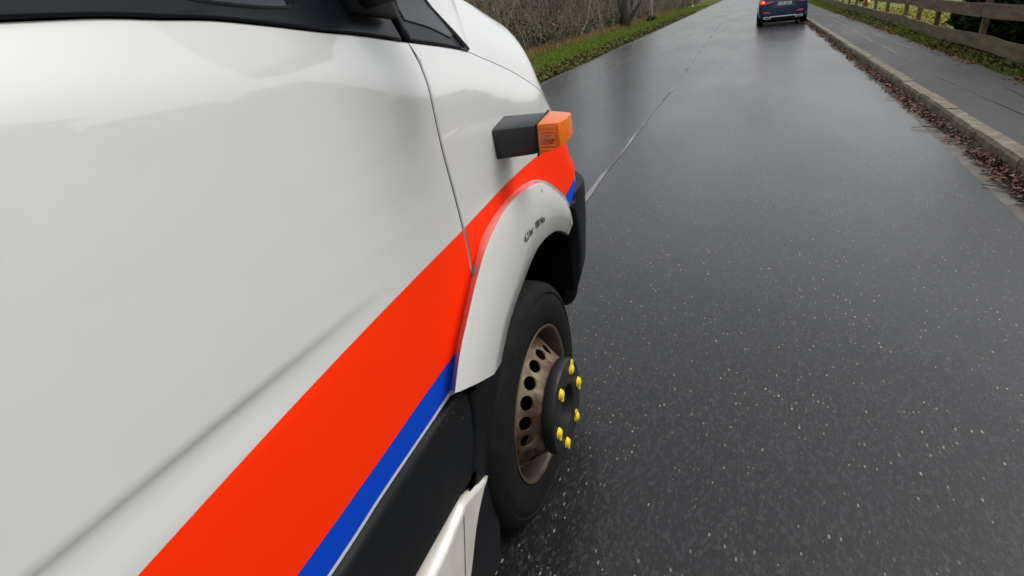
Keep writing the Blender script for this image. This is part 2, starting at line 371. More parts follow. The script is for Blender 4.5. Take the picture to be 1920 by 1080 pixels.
def panel(name, ol, m, parent, fn=skin_all, off=0., edge=.003, drop=.0015, depth=.014, step=.03, mirror=False):
    """a pressed panel: smooth skin, softly rolled edge and a return flange behind it"""
    if area(ol) < 0: ol = ol[::-1]
    ins = inset(ol, edge) if edge else [(p, None) for p in ol]
    bm = bmesh.new(); vs = [bm.verts.new((p.x, p.y, 0)) for p, _ in ins]
    bm.faces.new(vs); bmesh.ops.triangulate(bm, faces=bm.faces[:], ngon_method='BEAUTY')
    us = [p.x for p, _ in ins]; zs = [p.y for p, _ in ins]
    for lo, hi, ax in ((min(us), max(us), 0), (min(zs), max(zs), 1)):
        k = math.ceil(lo / step) * step
        while k < hi:
            co = (k, 0, 0) if ax == 0 else (0, k, 0); no = (1, 0, 0) if ax == 0 else (0, 1, 0)
            bmesh.ops.bisect_plane(bm, geom=bm.verts[:] + bm.edges[:] + bm.faces[:], plane_co=co, plane_no=no, dist=1e-5)
            k += step
    bm.verts.index_update(); V = []; NN = []; Fc = []
    for v in bm.verts:
        V.append(fn(v.co.x, v.co.y, off)); NN.append(nrm(fn, v.co.x, v.co.y)[0])
    for fc in bm.faces:
        if fc.calc_area() > 1e-10: Fc.append([v.index for v in fc.verts])
    up = sum((bm.faces[:][i].normal.z for i in range(0))) if False else 1
    bm.free()
    if edge:
        b0 = len(V); n = len(ol)
        for (pi, mi), po in zip(ins, ol):
            nn, tu, tz = nrm(fn, po.x, po.y); outw = -(tu * mi.x + tz * mi.y)
            V += [fn(pi.x, pi.y, off), fn(po.x, po.y, off - drop), fn(po.x, po.y, off - depth)]
            NN += [nn, (nn + outw * 1.3).normalized(), outw]
        for i in range(n):
            a = b0 + 3 * i; b = b0 + 3 * ((i + 1) % n)
            Fc += [(a, a + 1, b + 1, b), (a + 1, a + 2, b + 2, b + 1)]
    if mirror: V = [far(p) for p in V]; NN = [Vector((-q.x, q.y, q.z)) for q in NN]; Fc = [f[::-1] for f in Fc]
    return raw(name, V, Fc, m, parent, normals=NN)

van = empty('rescue_van', (XMID, -1.2, 0), 'white rescue van with an orange and blue side stripe filling the left of the view', 'van')
INV = Matrix.Translation((-XMID, 1.2, 0))
def vp(o):
    """parent to the van without moving"""
    o.parent = van; o.matrix_parent_inverse = INV; return o
def vpanel(name, ol, m, **k): return vp(panel(name, ol, m, None, **k))

BELT = [(-.12, 1.463), (.351, 1.463), (.447, 1.462), (.507, 1.458), (.578, 1.454), (.659, 1.444), (.764, 1.430), (.892, 1.416), (1.030, 1.396)]
GAP = [(1.030, 1.396), (1.030, 1.357), (1.013, 1.289), (1.006, 1.199), (1.011, 1.120), (1.018, 1.030), (1.018, .963), (1.014, .912)]
ARCHR = [(1.014, .912), (.992, .893), (.941, .846), (.893, .800), (.848, .727)]
ARCHF = [(1.020, .917), (1.081, .963), (1.146, .987), (1.244, 1.005), (1.347, 1.009), (1.455, 1.000), (1.512, .986), (1.595, .955), (1.691, .901), (1.749, .863), (1.806, .811)]
g_ = .0042
gapd = [(u - g_, z) for u, z in GAP]; gapf = [(u + g_, z) for u, z in GAP]
DOORB = [(.846, .722), (.733, .716), (.567, .707), (.409, .694), (-.12, .672)]
door = vpanel('front_door', outline([(-.12, .672), (-.12, 1.463)], BELT[:-1] + [(1.026, 1.3965)], gapd, [(1.0105, .912)] + ARCHR[1:], DOORB), M['white'], step=.014)
FC = [(1.278, 1.359), (1.330, 1.343), (1.400, 1.324), (1.481, 1.299), (1.560, 1.270), (1.643, 1.234), (1.71, 1.198), (1.78, 1.150)]
fender = vpanel('front_fender', outline([(1.034, 1.396), (1.15, 1.379), (1.278, 1.359)], FC, [(1.78, 1.150), (1.86, 1.10), (1.90, 1.02), (1.93, .95), (1.925, .90), (1.90, .866)], [(1.90, .866), (1.85, .832), (1.806, .811)], ARCHF[::-1], gapf[::-1]), M['white'])
sl = smooth_curve(GAP, .02)
vp(raw('door_gap_shade', [skin_all(p.x + dx, p.y, -.0045) for p in sl for dx in (-.008, .008)], [(2 * i, 2 * i + 1, 2 * i + 3, 2 * i + 2) for i in range(len(sl) - 1)], M['dark'], smooth=True))  # dark strip added along the door gap, standing in for its shade
# stripes: reflective film laid on the panels
OT = [(-.117, .925), (.210, .961), (.335, .974), (.479, .987), (.756, 1.010), (1.012, 1.026)]
OB = [(-.117, .742), (.366, .765), (.562, .777), (.734, .791), (.888, .801)]
def film(name, ol, m, par, **k):
    o = panel(name, ol, m, None, off=.0012, edge=0, **k); o.parent = par; o.matrix_parent_inverse = (INV if par is not None else Matrix()).copy()
    o.matrix_parent_inverse = Matrix(); return o
film('orange_stripe', outline(OT, [(1.012, 1.026), (1.012, .963), (1.007, .912)], [(1.007, .912), (.988, .894), (.939, .849), (.892, .805)], OB[::-1], [(-.117, .742), (-.117, .925)]), M['orange'], door)
film('blue_stripe', outline(OB, [(.890, .801), (.872, .768), (.850, .738)], [(.848, .737), (.733, .729), (.567, .720), (.409, .707), (-.117, .684)], [(-.117, .684), (-.117, .742)]), M['blue'], door)
film('orange_stripe', outline([(1.022, 1.027), (1.246, 1.045), (1.40, 1.053), (1.548, 1.055), (1.706, 1.046), (1.80, 1.035), (1.885, 1.01)], [(1.885, 1.01), (1.925, .95), (1.920, .90), (1.893, .892)], [(1.893, .892), (1.82, .877), (1.756, .866)], [(1.752, .868), (1.694, .906), (1.597, .960), (1.514, .991), (1.456, 1.005), (1.347, 1.014), (1.243, 1.010), (1.144, .992), (1.079, .968), (1.024, .926)], [(1.022, .926), (1.0225, 1.027)]), M['orange'], fender)
film('blue_stripe', outline([(1.758, .8655), (1.82, .876), (1.897, .892)], [(1.897, .892), (1.893, .868), (1.85, .838), (1.806, .817)], [(1.806, .817), (1.758, .8655)]), M['blue'], fender)
# black cladding under the door, and behind the wheel
vpanel('door_cladding', outline([(-.12, .660), (.405, .684), (.565, .697), (.733, .706), (.872, .712)], [(.872, .712), (.900, .690), (.905, .62), (.90, .56), (.86, .43)], [(.86, .43), (.80, .46), (-.12, .44)], [(-.12, .44), (-.12, .660)]), M['plastic'], off=.012, edge=.016, drop=.011, depth=.05)
vpanel('wheel_cladding', outline([(.868, .716), (.978, .676), (1.06, .655), (1.118, .634)], [(1.118, .634), (1.10, .56), (1.04, .48), (.97, .40), (.93, .36)], [(.93, .36), (.865, .43)], [(.865, .43), (.905, .56), (.910, .62), (.905, .692), (.868, .716)]), M['plastic'], off=.016, edge=.014, drop=.011, depth=.05)
plane_s = lambda u, z, off=0.: (-.520 + off - .05 * max(0, .20 - z), u, z)
plane_f = lambda u, z, off=0.: (-.531 + off, u, z)
sill = vpanel('white_sill', outline([(-.12, .40), (.60, .418), (.779, .444)], [(.779, .444), (.80, .452), (.85, .440), (.925, .418)], [(.925, .418), (.895, .407), (.87, .390), (.828, .349), (.765, .26), (.68, .18)], [(.68, .18), (-.12, .16)], [(-.12, .16), (-.12, .40)]), M['sillwhite'], fn=plane_s, off=0, edge=.007, drop=.004, depth=.05)
flap = vpanel('mud_flap', outline([(.90, .42), (.935, .412), (.955, .35), (.965, .25), (.94, .10)], [(.94, .10), (.66, .10)], [(.66, .10), (.66, .2), (.75, .35), (.90, .42)]), M['plastic'], fn=plane_f, off=0, edge=.006, drop=.004, depth=.10)
o = vp(raw('sill_seam', *(lambda: ([plane_s(.779, .439, .0012), plane_s(.7815, .439, .0012), plane_s(.712, .20, .0012), plane_s(.7145, .20, .0012)], [(0, 1, 3, 2)]))(), M['seal']))
# bumper, headlamp and grille round the nose (near and far side)
for mir in (False, True):
    vpanel('front_bumper', outline([(1.835, .80), (1.87, .825), (1.91, .852), (2.3, .84), (3.16, .82)], [(3.16, .82), (3.16, .27)], [(3.16, .27), (2.40, .27), (2.15, .285), (2.0, .325), (1.92, .385), (1.895, .46)], [(1.895, .46), (1.895, .60), (1.875, .72), (1.835, .80)]), M['plastic'], off=.008, edge=.01, drop=.006, depth=.05, mirror=mir)
    vpanel('headlamp', outline([(1.885, 1.125), (1.92, 1.03), (1.95, .93), (2.35, .90)], [(2.35, .90), (2.40, 1.12)], [(2.40, 1.12), (2.1, 1.16), (1.885, 1.125)]), M['lampglass'], off=.004, edge=.008, drop=.004, mirror=mir)
    vpanel('grille', outline([(2.38, .86), (3.10, .86)], [(3.10, .86), (2.95, 1.16)], [(2.95, 1.16), (2.42, 1.13)], [(2.42, 1.13), (2.38, .86)]), M['plastic2'], off=.0, mirror=mir)
# bonnet
bv = []; bn = []; bf = []
ns, ntt = 40, 36
fcs = smooth_curve([(1.235, 1.372)] + FC + [(1.84, 1.108), (1.95, 1.04)], .01); 
def bonnet(s, t, off=0.):
    i = s * (len(fcs) - 1); k = int(min(i, len(fcs) - 2)); p = fcs[k].lerp(fcs[k + 1], i - k)
    A = Vector(skin(p.x, p.y)); B = Vector((XMID, lerp_tab([(0, 1.38), (1, 2.40)], s), lerp_tab([(0, 1.60), (.6, 1.50), (1, 1.22)], s)))
    tt = t if t <= 1 else 2 - t
    x = A.x + (B.x - A.x) * tt; y = A.y + (B.y - A.y) * (1 - (1 - tt) ** 1.6)
    d = (A.x - B.x) * tt; rise = lerp_tab([(0, .13), (.25, .185), (.55, .18), (.85, .085), (1, .03)], s)
    z = A.z + rise * (1 - math.exp(-d / .055)) + (B.z - A.z - rise) * (1 - (1 - tt) ** 2.0)
    return (x if t <= 1 else 2 * XMID - x, y, z + off)
for i in range(ns + 1):
    for j in range(2 * ntt + 1):
        tj = j / ntt; tj = tj ** 1.6 if tj <= 1 else 2 - (2 - tj) ** 1.6; bv.append(bonnet(i / ns, tj))
for i in range(ns):
    for j in range(2 * ntt):
        a = i * (2 * ntt + 1) + j; bf.append((a, a + 2 * ntt + 1, a + 2 * ntt + 2, a + 1))
bon = vp(raw('bonnet', bv, bf, M['white'], smooth=True))
# belt trim, side windows, quarter window triangle
vpanel('belt_moulding', outline([(-.12, 1.465), (.351, 1.4655), (.447, 1.4645), (.507, 1.461), (.578, 1.457), (.659, 1.447), (.764, 1.433), (.892, 1.419), (1.000, 1.403)], [(1.0, 1.403), (.99, 1.50)], [(.99, 1.50), (.5, 1.52), (-.12, 1.52)], [(-.12, 1.52), (-.12, 1.465)]), M['seal'], off=.006, edge=.004, drop=.003, depth=.03)
win = vpanel('door_window', outline([(-.02, 1.497), (.45, 1.487), (.58, 1.473), (.66, 1.465), (.715, 1.464), (.74, 1.475), (.74, 1.51)], [(.74, 1.51), (.54, 1.92), (.45, 2.02)], [(.45, 2.02), (-.02, 2.05)], [(-.02, 2.05), (-.02, 1.497)]), M['glass'], off=.009, edge=.004)
vpanel('window_frame', outline([(-.12, 1.47), (.6, 1.465), (1.018, 1.403)], [(1.018, 1.403), (1.012, 1.47), (.93, 1.56), (.55, 2.10), (.45, 2.14)], [(.45, 2.14), (-.12, 2.16)], [(-.12, 2.16), (-.12, 1.47)]), M['seal'], off=-.014, edge=.004)
tri = vpanel('corner_trim', outline([(1.036, 1.400), (1.15, 1.383), (1.262, 1.364)], [(1.262, 1.364), (1.266, 1.374), (1.22, 1.425), (1.15, 1.500), (1.09, 1.565)], [(1.09, 1.565), (1.03, 1.56)], [(1.03, 1.56), (1.034, 1.47), (1.036, 1.400)]), M['seal'], off=.002, edge=.005, drop=.004)
vpanel('quarter_window', outline([(1.048, 1.436), (1.13, 1.418), (1.205, 1.392)], [(1.205, 1.392), (1.228, 1.398), (1.14, 1.497), (1.09, 1.553)], [(1.09, 1.553), (1.048, 1.55)], [(1.048, 1.55), (1.048, 1.436)]), M['sail'], off=.005, edge=.003)
# pillars, windscreen, roof, body box (beyond the picture, kept simple but whole)
def sheet(name, grid, m, smooth=True, thick=0):
    n = len(grid[0]); V = [p for r in grid for p in r]; Fc = [(i * n + j, (i + 1) * n + j, (i + 1) * n + j + 1, i * n + j + 1) for i in range(len(grid) - 1) for j in range(n - 1)]
    return vp(raw(name, V, Fc, m, smooth=smooth))
for sgn in (0, 1):
    gm = far if sgn else (lambda p: p)
    cf = [(1.275, 1.357), (1.37, 1.42), (1.36, 1.50), (1.20, 1.62), (.98, 1.72), (.72, 2.0), (.50, 2.22)]   # (y, z) forward edge
    cb = [(1.262, 1.366), (1.235, 1.402), (1.10, 1.545), (.90, 1.74), (.62, 2.0), (.40, 2.16)]
    A = [Vector((p.x, p.y)) for p in smooth_curve(cf, .03)]; n_ = len(A); Bc = smooth_curve(cb, .02)
    grid = []
    for i in range(n_):
        a = A[i]; b = Bc[int(i / (n_ - 1) * (len(Bc) - 1))]
        row = []
        for k in range(5):
            t = k / 4; p = b.lerp(a, t); x = (up_x(1.15, p.y) if p.y > 1.46 else side_x(1.15, p.y)) + .006 - .035 * t * t
            row.append(gm((x, p.x, p.y)))
        grid.append(row)
    sheet('windscreen_pillar', grid, M['white'])
ws = []
for i in range(13):
    k = i / 12; row = []
    for j in range(17):
        t = j / 16 * 2 - 1; zz = 1.47 + .75 * k; hw = .99 + (up_x(1, zz) - side_x(1, 1.0)) - .10
        row.append((XMID + t * hw, 1.22 - .74 * k + .16 * (1 - t * t), zz + .03 * (1 - t * t)))
    ws.append(row)
sheet('windscreen', ws, M['glass'])
cowl = [[(XMID + t / 8 * .80, 1.22 + .17 * (1 - (t / 8) ** 2) + k * .04, 1.468 + .03 * (1 - (t / 8) ** 2) - k * .005) for t in range(-8, 9)] for k in range(3)]
sheet('windscreen_cowl', cowl, M['plastic'])
roof = []
for i, (y, z) in enumerate(((.49, 2.20), (.40, 2.25), (.2, 2.33), (-.2, 2.42), (-1, 2.47), (-3, 2.48), (-4.5, 2.46), (-4.58, 2.40))):
    row = []
    for j in range(17):
        t = j / 16 * 2 - 1; hw = .83 if y > -.2 else .85
        row.append((XMID + hw * math.copysign(abs(t) ** .9, t), y, z - .16 * abs(t) ** 6))
    roof.append(row)
sheet('roof', roof, M['white'])
for mir in (False, True):
    rear = outline([(-.127, .46), (-.127, 2.34)], [(-.127, 2.34), (-4.58, 2.34)], [(-4.58, 2.34), (-4.58, .40)], [(-4.58, .40), (-3.55, .42)], [(-3.55, .42), (-3.48, .66), (-3.25, .82), (-3.02, .82), (-2.8, .66), (-2.73, .42)], [(-2.73, .42), (-.127, .46)], step=.1)
    side = vpanel('rear_side', rear, M['white'], mirror=mir, step=.15)
    film('orange_stripe', outline([(-.13, .742), (-.13, .925)], [(-.13, .925), (-4.56, .85)], [(-4.56, .85), (-4.56, .84)], [(-4.56, .84), (-.13, .742)], step=.1), M['orange'], side, mirror=mir, step=.15)
    vpanel('roof_side', outline([(-.12, 2.17), (-.12, 2.35)], [(-.12, 2.35), (.2, 2.29), (.42, 2.20)], [(.42, 2.20), (.36, 2.165)], [(.36, 2.165), (-.12, 2.17)]), M['white'], mirror=mir)
    # dark inner shell closes every gap
    vpanel('inner_shell', outline([(-4.5, .46), (-4.5, 2.2)], [(-4.5, 2.2), (-.1, 2.14)], [(-.1, 2.14), (.44, 2.12), (.9, 1.62), (1.22, 1.40)], [(1.22, 1.36), (1.62, 1.22), (1.84, 1.05), (1.88, .86)], [(1.88, .86), (1.79, .82)], [(p[0] - (.0 if p[0] < 1.4 else .0), p[1] + .012) for p in ARCHF[::-1]], [(.992, .905), (.85, .75), (.82, .60), (.80, .46)], [(.80, .46), (-4.5, .46)], step=.1), M['dark'], off=-.045, edge=0, step=.06, mirror=mir)
def far_panels():
    vpanel('front_door', outline([(-.12, .672), (-.12, 1.463)], BELT[:-1] + [(1.026, 1.3965)], gapd, [(1.0105, .912)] + ARCHR[1:], DOORB), M['white'], mirror=True, step=.06)
    vpanel('front_fender', outline([(1.034, 1.396), (1.15, 1.379), (1.278, 1.359)], FC, [(1.78, 1.150), (1.86, 1.10), (1.90, 1.02), (1.93, .95), (1.925, .90), (1.90, .866)], [(1.90, .866), (1.85, .832), (1.806, .811)], ARCHF[::-1], gapf[::-1]), M['white'], mirror=True, step=.06)
    vpanel('door_window', outline([(-.02, 1.50), (.56, 1.490), (.66, 1.487), (.70, 1.50), (.69, 1.54)], [(.69, 1.54), (.52, 1.92), (.45, 2.02)], [(.45, 2.02), (-.02, 2.05)], [(-.02, 2.05), (-.02, 1.50)]), M['glass'], off=-.006, edge=.004, mirror=True)
    vpanel('window_frame', outline([(-.12, 1.47), (.6, 1.465), (1.018, 1.403)], [(1.018, 1.403), (1.012, 1.47), (.93, 1.56), (.55, 2.10), (.45, 2.14)], [(.45, 2.14), (-.12, 2.16)], [(-.12, 2.16), (-.12, 1.47)]), M['seal'], off=-.014, edge=.004, mirror=True)
far_panels()
bm = bmesh.new(); box(bm, (XMID - .9, -4.56, .46), (XMID + .9, -4.585, 2.36)); vp(bmobj('rear_doors', bm, M['white'], bevel=.01))
bm = bmesh.new(); box(bm, (XMID - .78, -4.4, .32), (XMID + .78, .9, .47)); box(bm, (XMID - .42, .9, .30), (XMID + .42, 2.15, .9)); vp(bmobj('underbody', bm, M['dark']))
# wheel wells: dark half barrels over the front axle
WX, WY, WR = -.503, 1.295, .366
for mir in (False, True):
    V = []; Fc = []; n = 40; k0 = 0
    rim_pts = [Vector(p) for p in ((.86, .46), (.90, .60), (.95, .74), (1.03, .86), (1.15, .955), (1.35, .985), (1.55, .955), (1.70, .87), (1.80, .77), (1.85, .68), (1.88, .56), (1.885, .45))]
    rp = smooth_curve(rim_pts, .04)
    for p in rp:
        for x in (-.560, -.75, -1.02): V.append((x, p.x, p.y))
    for i in range(len(rp) - 1):
        for k in range(2): a = 3 * i + k; Fc.append((a, a + 1, a + 4, a + 3))
    c = len(V); V.append((-1.02, 1.38, .45))
    for i in range(len(rp) - 1): Fc.append((3 * i + 2, c, 3 * i + 5))
    if mir: V = [far(p) for p in V]
    vp(raw('wheel_well', V, Fc, M['dark'], smooth=True))

# ---- the wheel-arch flare, four traced lines lofted: body line, face outer, face inner, wheel opening
LA = [(.841, .717), (.848, .735), (.893, .800), (.941, .846), (1.002, .902), (1.081, .965), (1.146, .990), (1.244, 1.008), (1.347, 1.012), (1.455, 1.003), (1.512, .990), (1.595, .957), (1.691, .903), (1.749, .866), (1.806, .812), (1.826, .770), (1.822, .738)]
LB = [(.800, .762), (.828, .803), (.858, .838), (.906, .881), (.959, .927), (1.028, .975), (1.106, 1.006), (1.180, 1.022), (1.288, 1.026), (1.403, 1.012), (1.486, .982), (1.575, .932), (1.646, .884), (1.687, .844), (1.712, .790)]
LC = [(.975, .690), (1.010, .728), (1.083, .784), (1.195, .842), (1.247, .867), (1.286, .884), (1.351, .899), (1.464, .889), (1.541, .871), (1.611, .842), (1.680, .805), (1.715, .775)]
LD = [(1.048, .675), (1.075, .700), (1.144, .750), (1.275, .804), (1.344, .825), (1.399, .834), (1.465, .833), (1.544, .821), (1.603, .800), (1.671, .767), (1.712, .744)]
def resamp(pts, n):
    c = smooth_curve(pts, .005); L = [0]
    for a, b in zip(c, c[1:]): L.append(L[-1] + (b - a).length)
    out = []; j = 0
    for i in range(n):
        s = L[-1] * i / (n - 1)
        while j < len(L) - 2 and L[j + 1] < s: j += 1
        k = (s - L[j]) / max(1e-9, L[j + 1] - L[j]); out.append(c[j].lerp(c[j + 1], min(1, k)))
    return out
def flare(mir):
    n = 90; a, b, c, d = (resamp(q, n) for q in (LA, LB, LC, LD)); rows = []
    for i in range(n):
        t = i / (n - 1)
        turn = .010 * sstep(.90, 1, t)                     # the front end follows the nose round
        P = [Vector((skin(a[i].x, a[i].y, -.004))), Vector(skin(a[i].x * .35 + b[i].x * .65, a[i].y * .35 + b[i].y * .65, .022)),
             Vector((-.4965 - turn, b[i].x, b[i].y)), Vector((-.4925 - turn, b[i].x * .93 + c[i].x * .07, b[i].y * .93 + c[i].y * .07)),
             Vector((-.488 - turn, b[i].x * .5 + c[i].x * .5, b[i].y * .5 + c[i].y * .5)),
             Vector((-.4895 - turn, b[i].x * .06 + c[i].x * .94, b[i].y * .06 + c[i].y * .94)), Vector((-.4915 - turn, c[i].x, c[i].y)),
             Vector((-.502 - turn, c[i].x * .1 + d[i].x * .9, c[i].y * .1 + d[i].y * .9)), Vector((-.506 - turn, d[i].x, d[i].y)),
             Vector((-.530 - turn, d[i].x + .002, d[i].y + .004)), Vector((-.59 - turn, d[i].x, d[i].y + .03))]
        if mir: P = [Vector(far(p)) for p in P]
        rows.append(P)
    m = len(rows[0]); V = [p for r in rows for p in r]
    Fc = [(i * m + j, (i + 1) * m + j, (i + 1) * m + j + 1, i * m + j + 1) for i in range(n - 1) for j in range(m - 1)]
    Fc += [list(range(m))[::-1], [(n - 1) * m + j for j in range(m)]]
    if not mir: Fc = [f[::-1] for f in Fc]
    o = vp(raw('wheel_arch_flare', V, Fc, M['flare'], smooth=True)); o.data.set_sharp_from_angle(angle=R(48)); return o
fl = flare(False); flare(True)
# writing on the flare follows the arch
me = text_mesh('4,2 bar  180 Nm', .029)
p0, p1 = Vector((1.255, .905)), Vector((1.400, .935))
# baseline direction in the side plane (seen from +x the writing runs forwards and up along the arch)
xs = [v.co.x for v in me.vertices]; wtxt = max(xs) - min(xs); cx_ = (max(xs) + min(xs)) / 2
def arc_pt(s, h):
    # gentle arc parallel to the opening: s along, h outwards
    th = PI / 2 - s / .60                        # angle round a wide circle under the line
    rr = .60 + h; return 1.322 + rr * math.cos(th), .318 + rr * math.sin(th)
for v_ in me.vertices:
    s = (v_.co.x - cx_); y_, z_ = arc_pt(s * .86, v_.co.y)
    v_.co = (-.4865 + v_.co.z, y_, z_)
me.materials.clear(); me.materials.append(M['ink'])
tx = bpy.data.objects.new('lettering', me); COL.objects.link(tx); tx.parent = fl

# ---- wheels
def make_tyre(parent, r, wdt, rin, m, seg=96):
    """sidewall with rim flange line, shoulder, grooved tread; outer face at x = 0, inner towards -x"""
    prof = [(-.012, rin), (-.002, rin + .012), (0.004, rin + .04), (.005, rin + .07), (.000, r - .045), (-.004, r - .040), (-.005, r - .034), (-.002, r - .031), (-.010, r - .014), (-.024, r - .004)]
    for gx in (.055, .095, .135): prof += [(-gx + .006, r), (-gx + .003, r - .008), (-gx - .003, r - .008), (-gx - .006, r)]
    prof += [(-wdt + .02, r - .004), (-wdt + .004, r - .02), (-wdt, rin + .05), (-wdt + .01, rin)]
    bm = bmesh.new(); lathe(bm, prof, seg, closed=True); return bmobj('tyre', bm, m, parent, smooth=True, autos=True)
def holed_cone(x0, r0, x1, r1, rh, hr, nh, sub=16):
    """a cone between (x0, r0) and (x1, r1) pierced by nh round holes"""
    V = []; Fc = []; sl = math.hypot(x1 - x0, r1 - r0); ch = (rh - r0) / (r1 - r0) * sl; da = 2 * PI / nh
    def P(s, a, d=0):
        k = s / sl; r = r0 + (r1 - r0) * k; x = x0 + (x1 - x0) * k - d; return (x, r * math.cos(a), r * math.sin(a))
    for h in range(nh):
        a0 = h * da; hw = da / 2; base = len(V)
        for q in range(sub):
            t = 2 * PI * q / sub + PI / 4; c, s = math.cos(t), math.sin(t); m = max(abs(c), abs(s))
            V.append(P(ch + hr * s, a0 + hr * c / rh)); V.append(P((0 if s < 0 else sl) if abs(abs(s) - m) < 1e-6 else ch + (s / m) * (ch if s < 0 else sl - ch), a0 + (c / m) * hw))
            V.append(P(ch + hr * s * .96, a0 + hr * .96 * c / rh, .006))
        for q in range(sub):
            a = base + 3 * q; b = base + 3 * ((q + 1) % sub); Fc += [(a, a + 1, b + 1, b), (a, b, b + 2, a + 2)]
    return V, Fc
def van_wheel(name, x, y, r, mir=False, spin=0):
    wh = bpy.data.objects.new(name, None); COL.objects.link(wh); wh.location = (x, y, r); wh.rotation_euler = (spin, 0, PI if mir else 0)
    wh.parent = van; wh.matrix_parent_inverse = INV
    make_tyre(wh, r, .195, .232, M['rubber'])
    bm = bmesh.new()
    lathe(bm, [(-.020, .226), (-.002, .238), (.000, .235), (-.003, .229), (-.014, .224), (-.05, .216), (-.078, .209), (-.100, .203), (-.10, .200), (-.085, .199)], 72)
    bmobj('rim_lip', bm, M['rimlip'], wh, smooth=True)
    # disc: cone rising outwards to the hub, pierced by round holes
    V, Fc = holed_cone(.046, .128, -.050, .202, .161, .0215, 18)
    o = raw('rim', V, Fc, M['rim'], wh, smooth=True); o.data.set_sharp_from_angle(angle=R(40))
    bm = bmesh.new(); lathe(bm, [(-.13, .001), (-.13, .21), (-.09, .2105)], 48); bmobj('brake_drum', bm, M['dark'], wh, smooth=True)
    # hub cover: black cup with dished centre
    bm = bmesh.new()
    lathe(bm, [(.042, .141), (.048, .1435), (.068, .142), (.074, .139), (.077, .134), (.077, .074), (.074, .066), (.058, .062), (.036, .058), (.036, .034), (.048, .030), (.048, .0005)], 72)
    bmobj('hub_cover', bm, M['hub'], wh, smooth=True, autos=True)
    for k in range(6):
        a = R(2) + k * PI / 3; c, s = math.cos(a) * .110, math.sin(a) * .110
        bm = bmesh.new(); n = 20; rings = []
        point = R([-88, 62, -75, -80, -68, 95][k])    # the arrows point at one another in pairs
        for x_, sc_, tip in ((.066, .0165, 0), (.0785, .0170, 0), (.0795, .0150, 1), (.0835, .0140, 1), (.0837, .0125, 0), (.0865, .0115, 0), (.0880, .0085, 0)):
            ring = []
            for q in range(n):
                t = 2 * PI * q / n; rr = sc_ + (.016 * max(0, math.cos(t)) ** 6 if tip else 0)
                ring.append(bm.verts.new((x_, c + rr * math.cos(t + point), s + rr * math.sin(t + point))))
            rings.append(ring)
        for r0, r1 in zip(rings, rings[1:]):
            for q in range(n): bm.faces.new((r0[q], r0[(q + 1) % n], r1[(q + 1) % n], r1[q]))
        bm.faces.new(rings[-1]); bmobj('wheel_nut_pointer', bm, M['yellow'], wh, smooth=True, autos=True)
        bm = bmesh.new(); rr = lathe(bm, [(.0778, .0205), (.0780, .0005)], 20); bmesh.ops.translate(bm, verts=bm.verts[:], vec=(0, c, s)); bmobj('nut_recess', bm, M['dark'], wh)
    bm = bmesh.new(); tube(bm, [(-.062, -.165, -.105), (-.045, -.158, -.112), (-.030, -.152, -.118)], [.005, .004, .004]); bmobj('tyre_valve', bm, M['rimlip'], wh, smooth=True)
    return wh
van_wheel('wheel', WX, WY, WR, spin=R(4))
van_wheel('wheel', 2 * XMID - WX, WY, WR, mir=True)
van_wheel('wheel', -.60, -3.14, WR, spin=R(20)); van_wheel('wheel', 2 * XMID + .60, -3.14, WR, mir=True)
# ---- side marker lamp on its stalk housing
bm = bmesh.new()
x0, x1 = -.562, -.437
hexa(bm, [(x0, 1.252, 1.110), (x1, 1.252, 1.124), (x1, 1.352, 1.140), (x0, 1.352, 1.126), (x0, 1.252, 1.184), (x1, 1.252, 1.192), (x1, 1.352, 1.206), (x0, 1.352, 1.202)])
lampbox = vp(bmobj('marker_lamp_housing', bm, M['plastic2'], bevel=.010, smooth=True, autos=True))
bm = bmesh.new(); hexa(bm, [(x0 - .012, 1.243, 1.102), (x0 + .010, 1.246, 1.104), (x0 + .010, 1.358, 1.121), (x0 - .012, 1.360, 1.119), (x0 - .012, 1.243, 1.190), (x0 + .010, 1.246, 1.189), (x0 + .010, 1.358, 1.208), (x0 - .012, 1.360, 1.210)])
o = bmobj('mounting_gasket', bm, M['plastic2'], bevel=.008); o.parent = lampbox
bm = bmesh.new(); hexa(bm, [(x1, 1.249, 1.121), (x1 + .004, 1.249, 1.121), (x1 + .004, 1.355, 1.137), (x1, 1.355, 1.137), (x1, 1.249, 1.195), (x1 + .004, 1.249, 1.195), (x1 + .004, 1.355, 1.2095), (x1, 1.355, 1.2095)])
o = bmobj('lens_gasket', bm, M['seal'], bevel=.001); o.parent = lampbox
bm = bmesh.new(); a = x1 + .0045; b = -.378; c = -.385
v = [(a, 1.250, 1.123), (b - .003, 1.256, 1.141), (b + .006, 1.300, 1.145), (b + .004, 1.352, 1.152), (a, 1.352, 1.139),
     (a, 1.250, 1.194), (b - .006, 1.256, 1.194), (b + .003, 1.300, 1.196), (b, 1.352, 1.200), (a, 1.352, 1.208)]
vv = [bm.verts.new(p) for p in v]; bm.faces.new(vv[:5][::-1]); bm.faces.new(vv[5:])
for i in range(5): bm.faces.new((vv[i], vv[(i + 1) % 5], vv[5 + (i + 1) % 5], vv[5 + i]))
lens = vp(bmobj('marker_lamp_lens', bm, M['amber'], bevel=.003, smooth=True, autos=True))
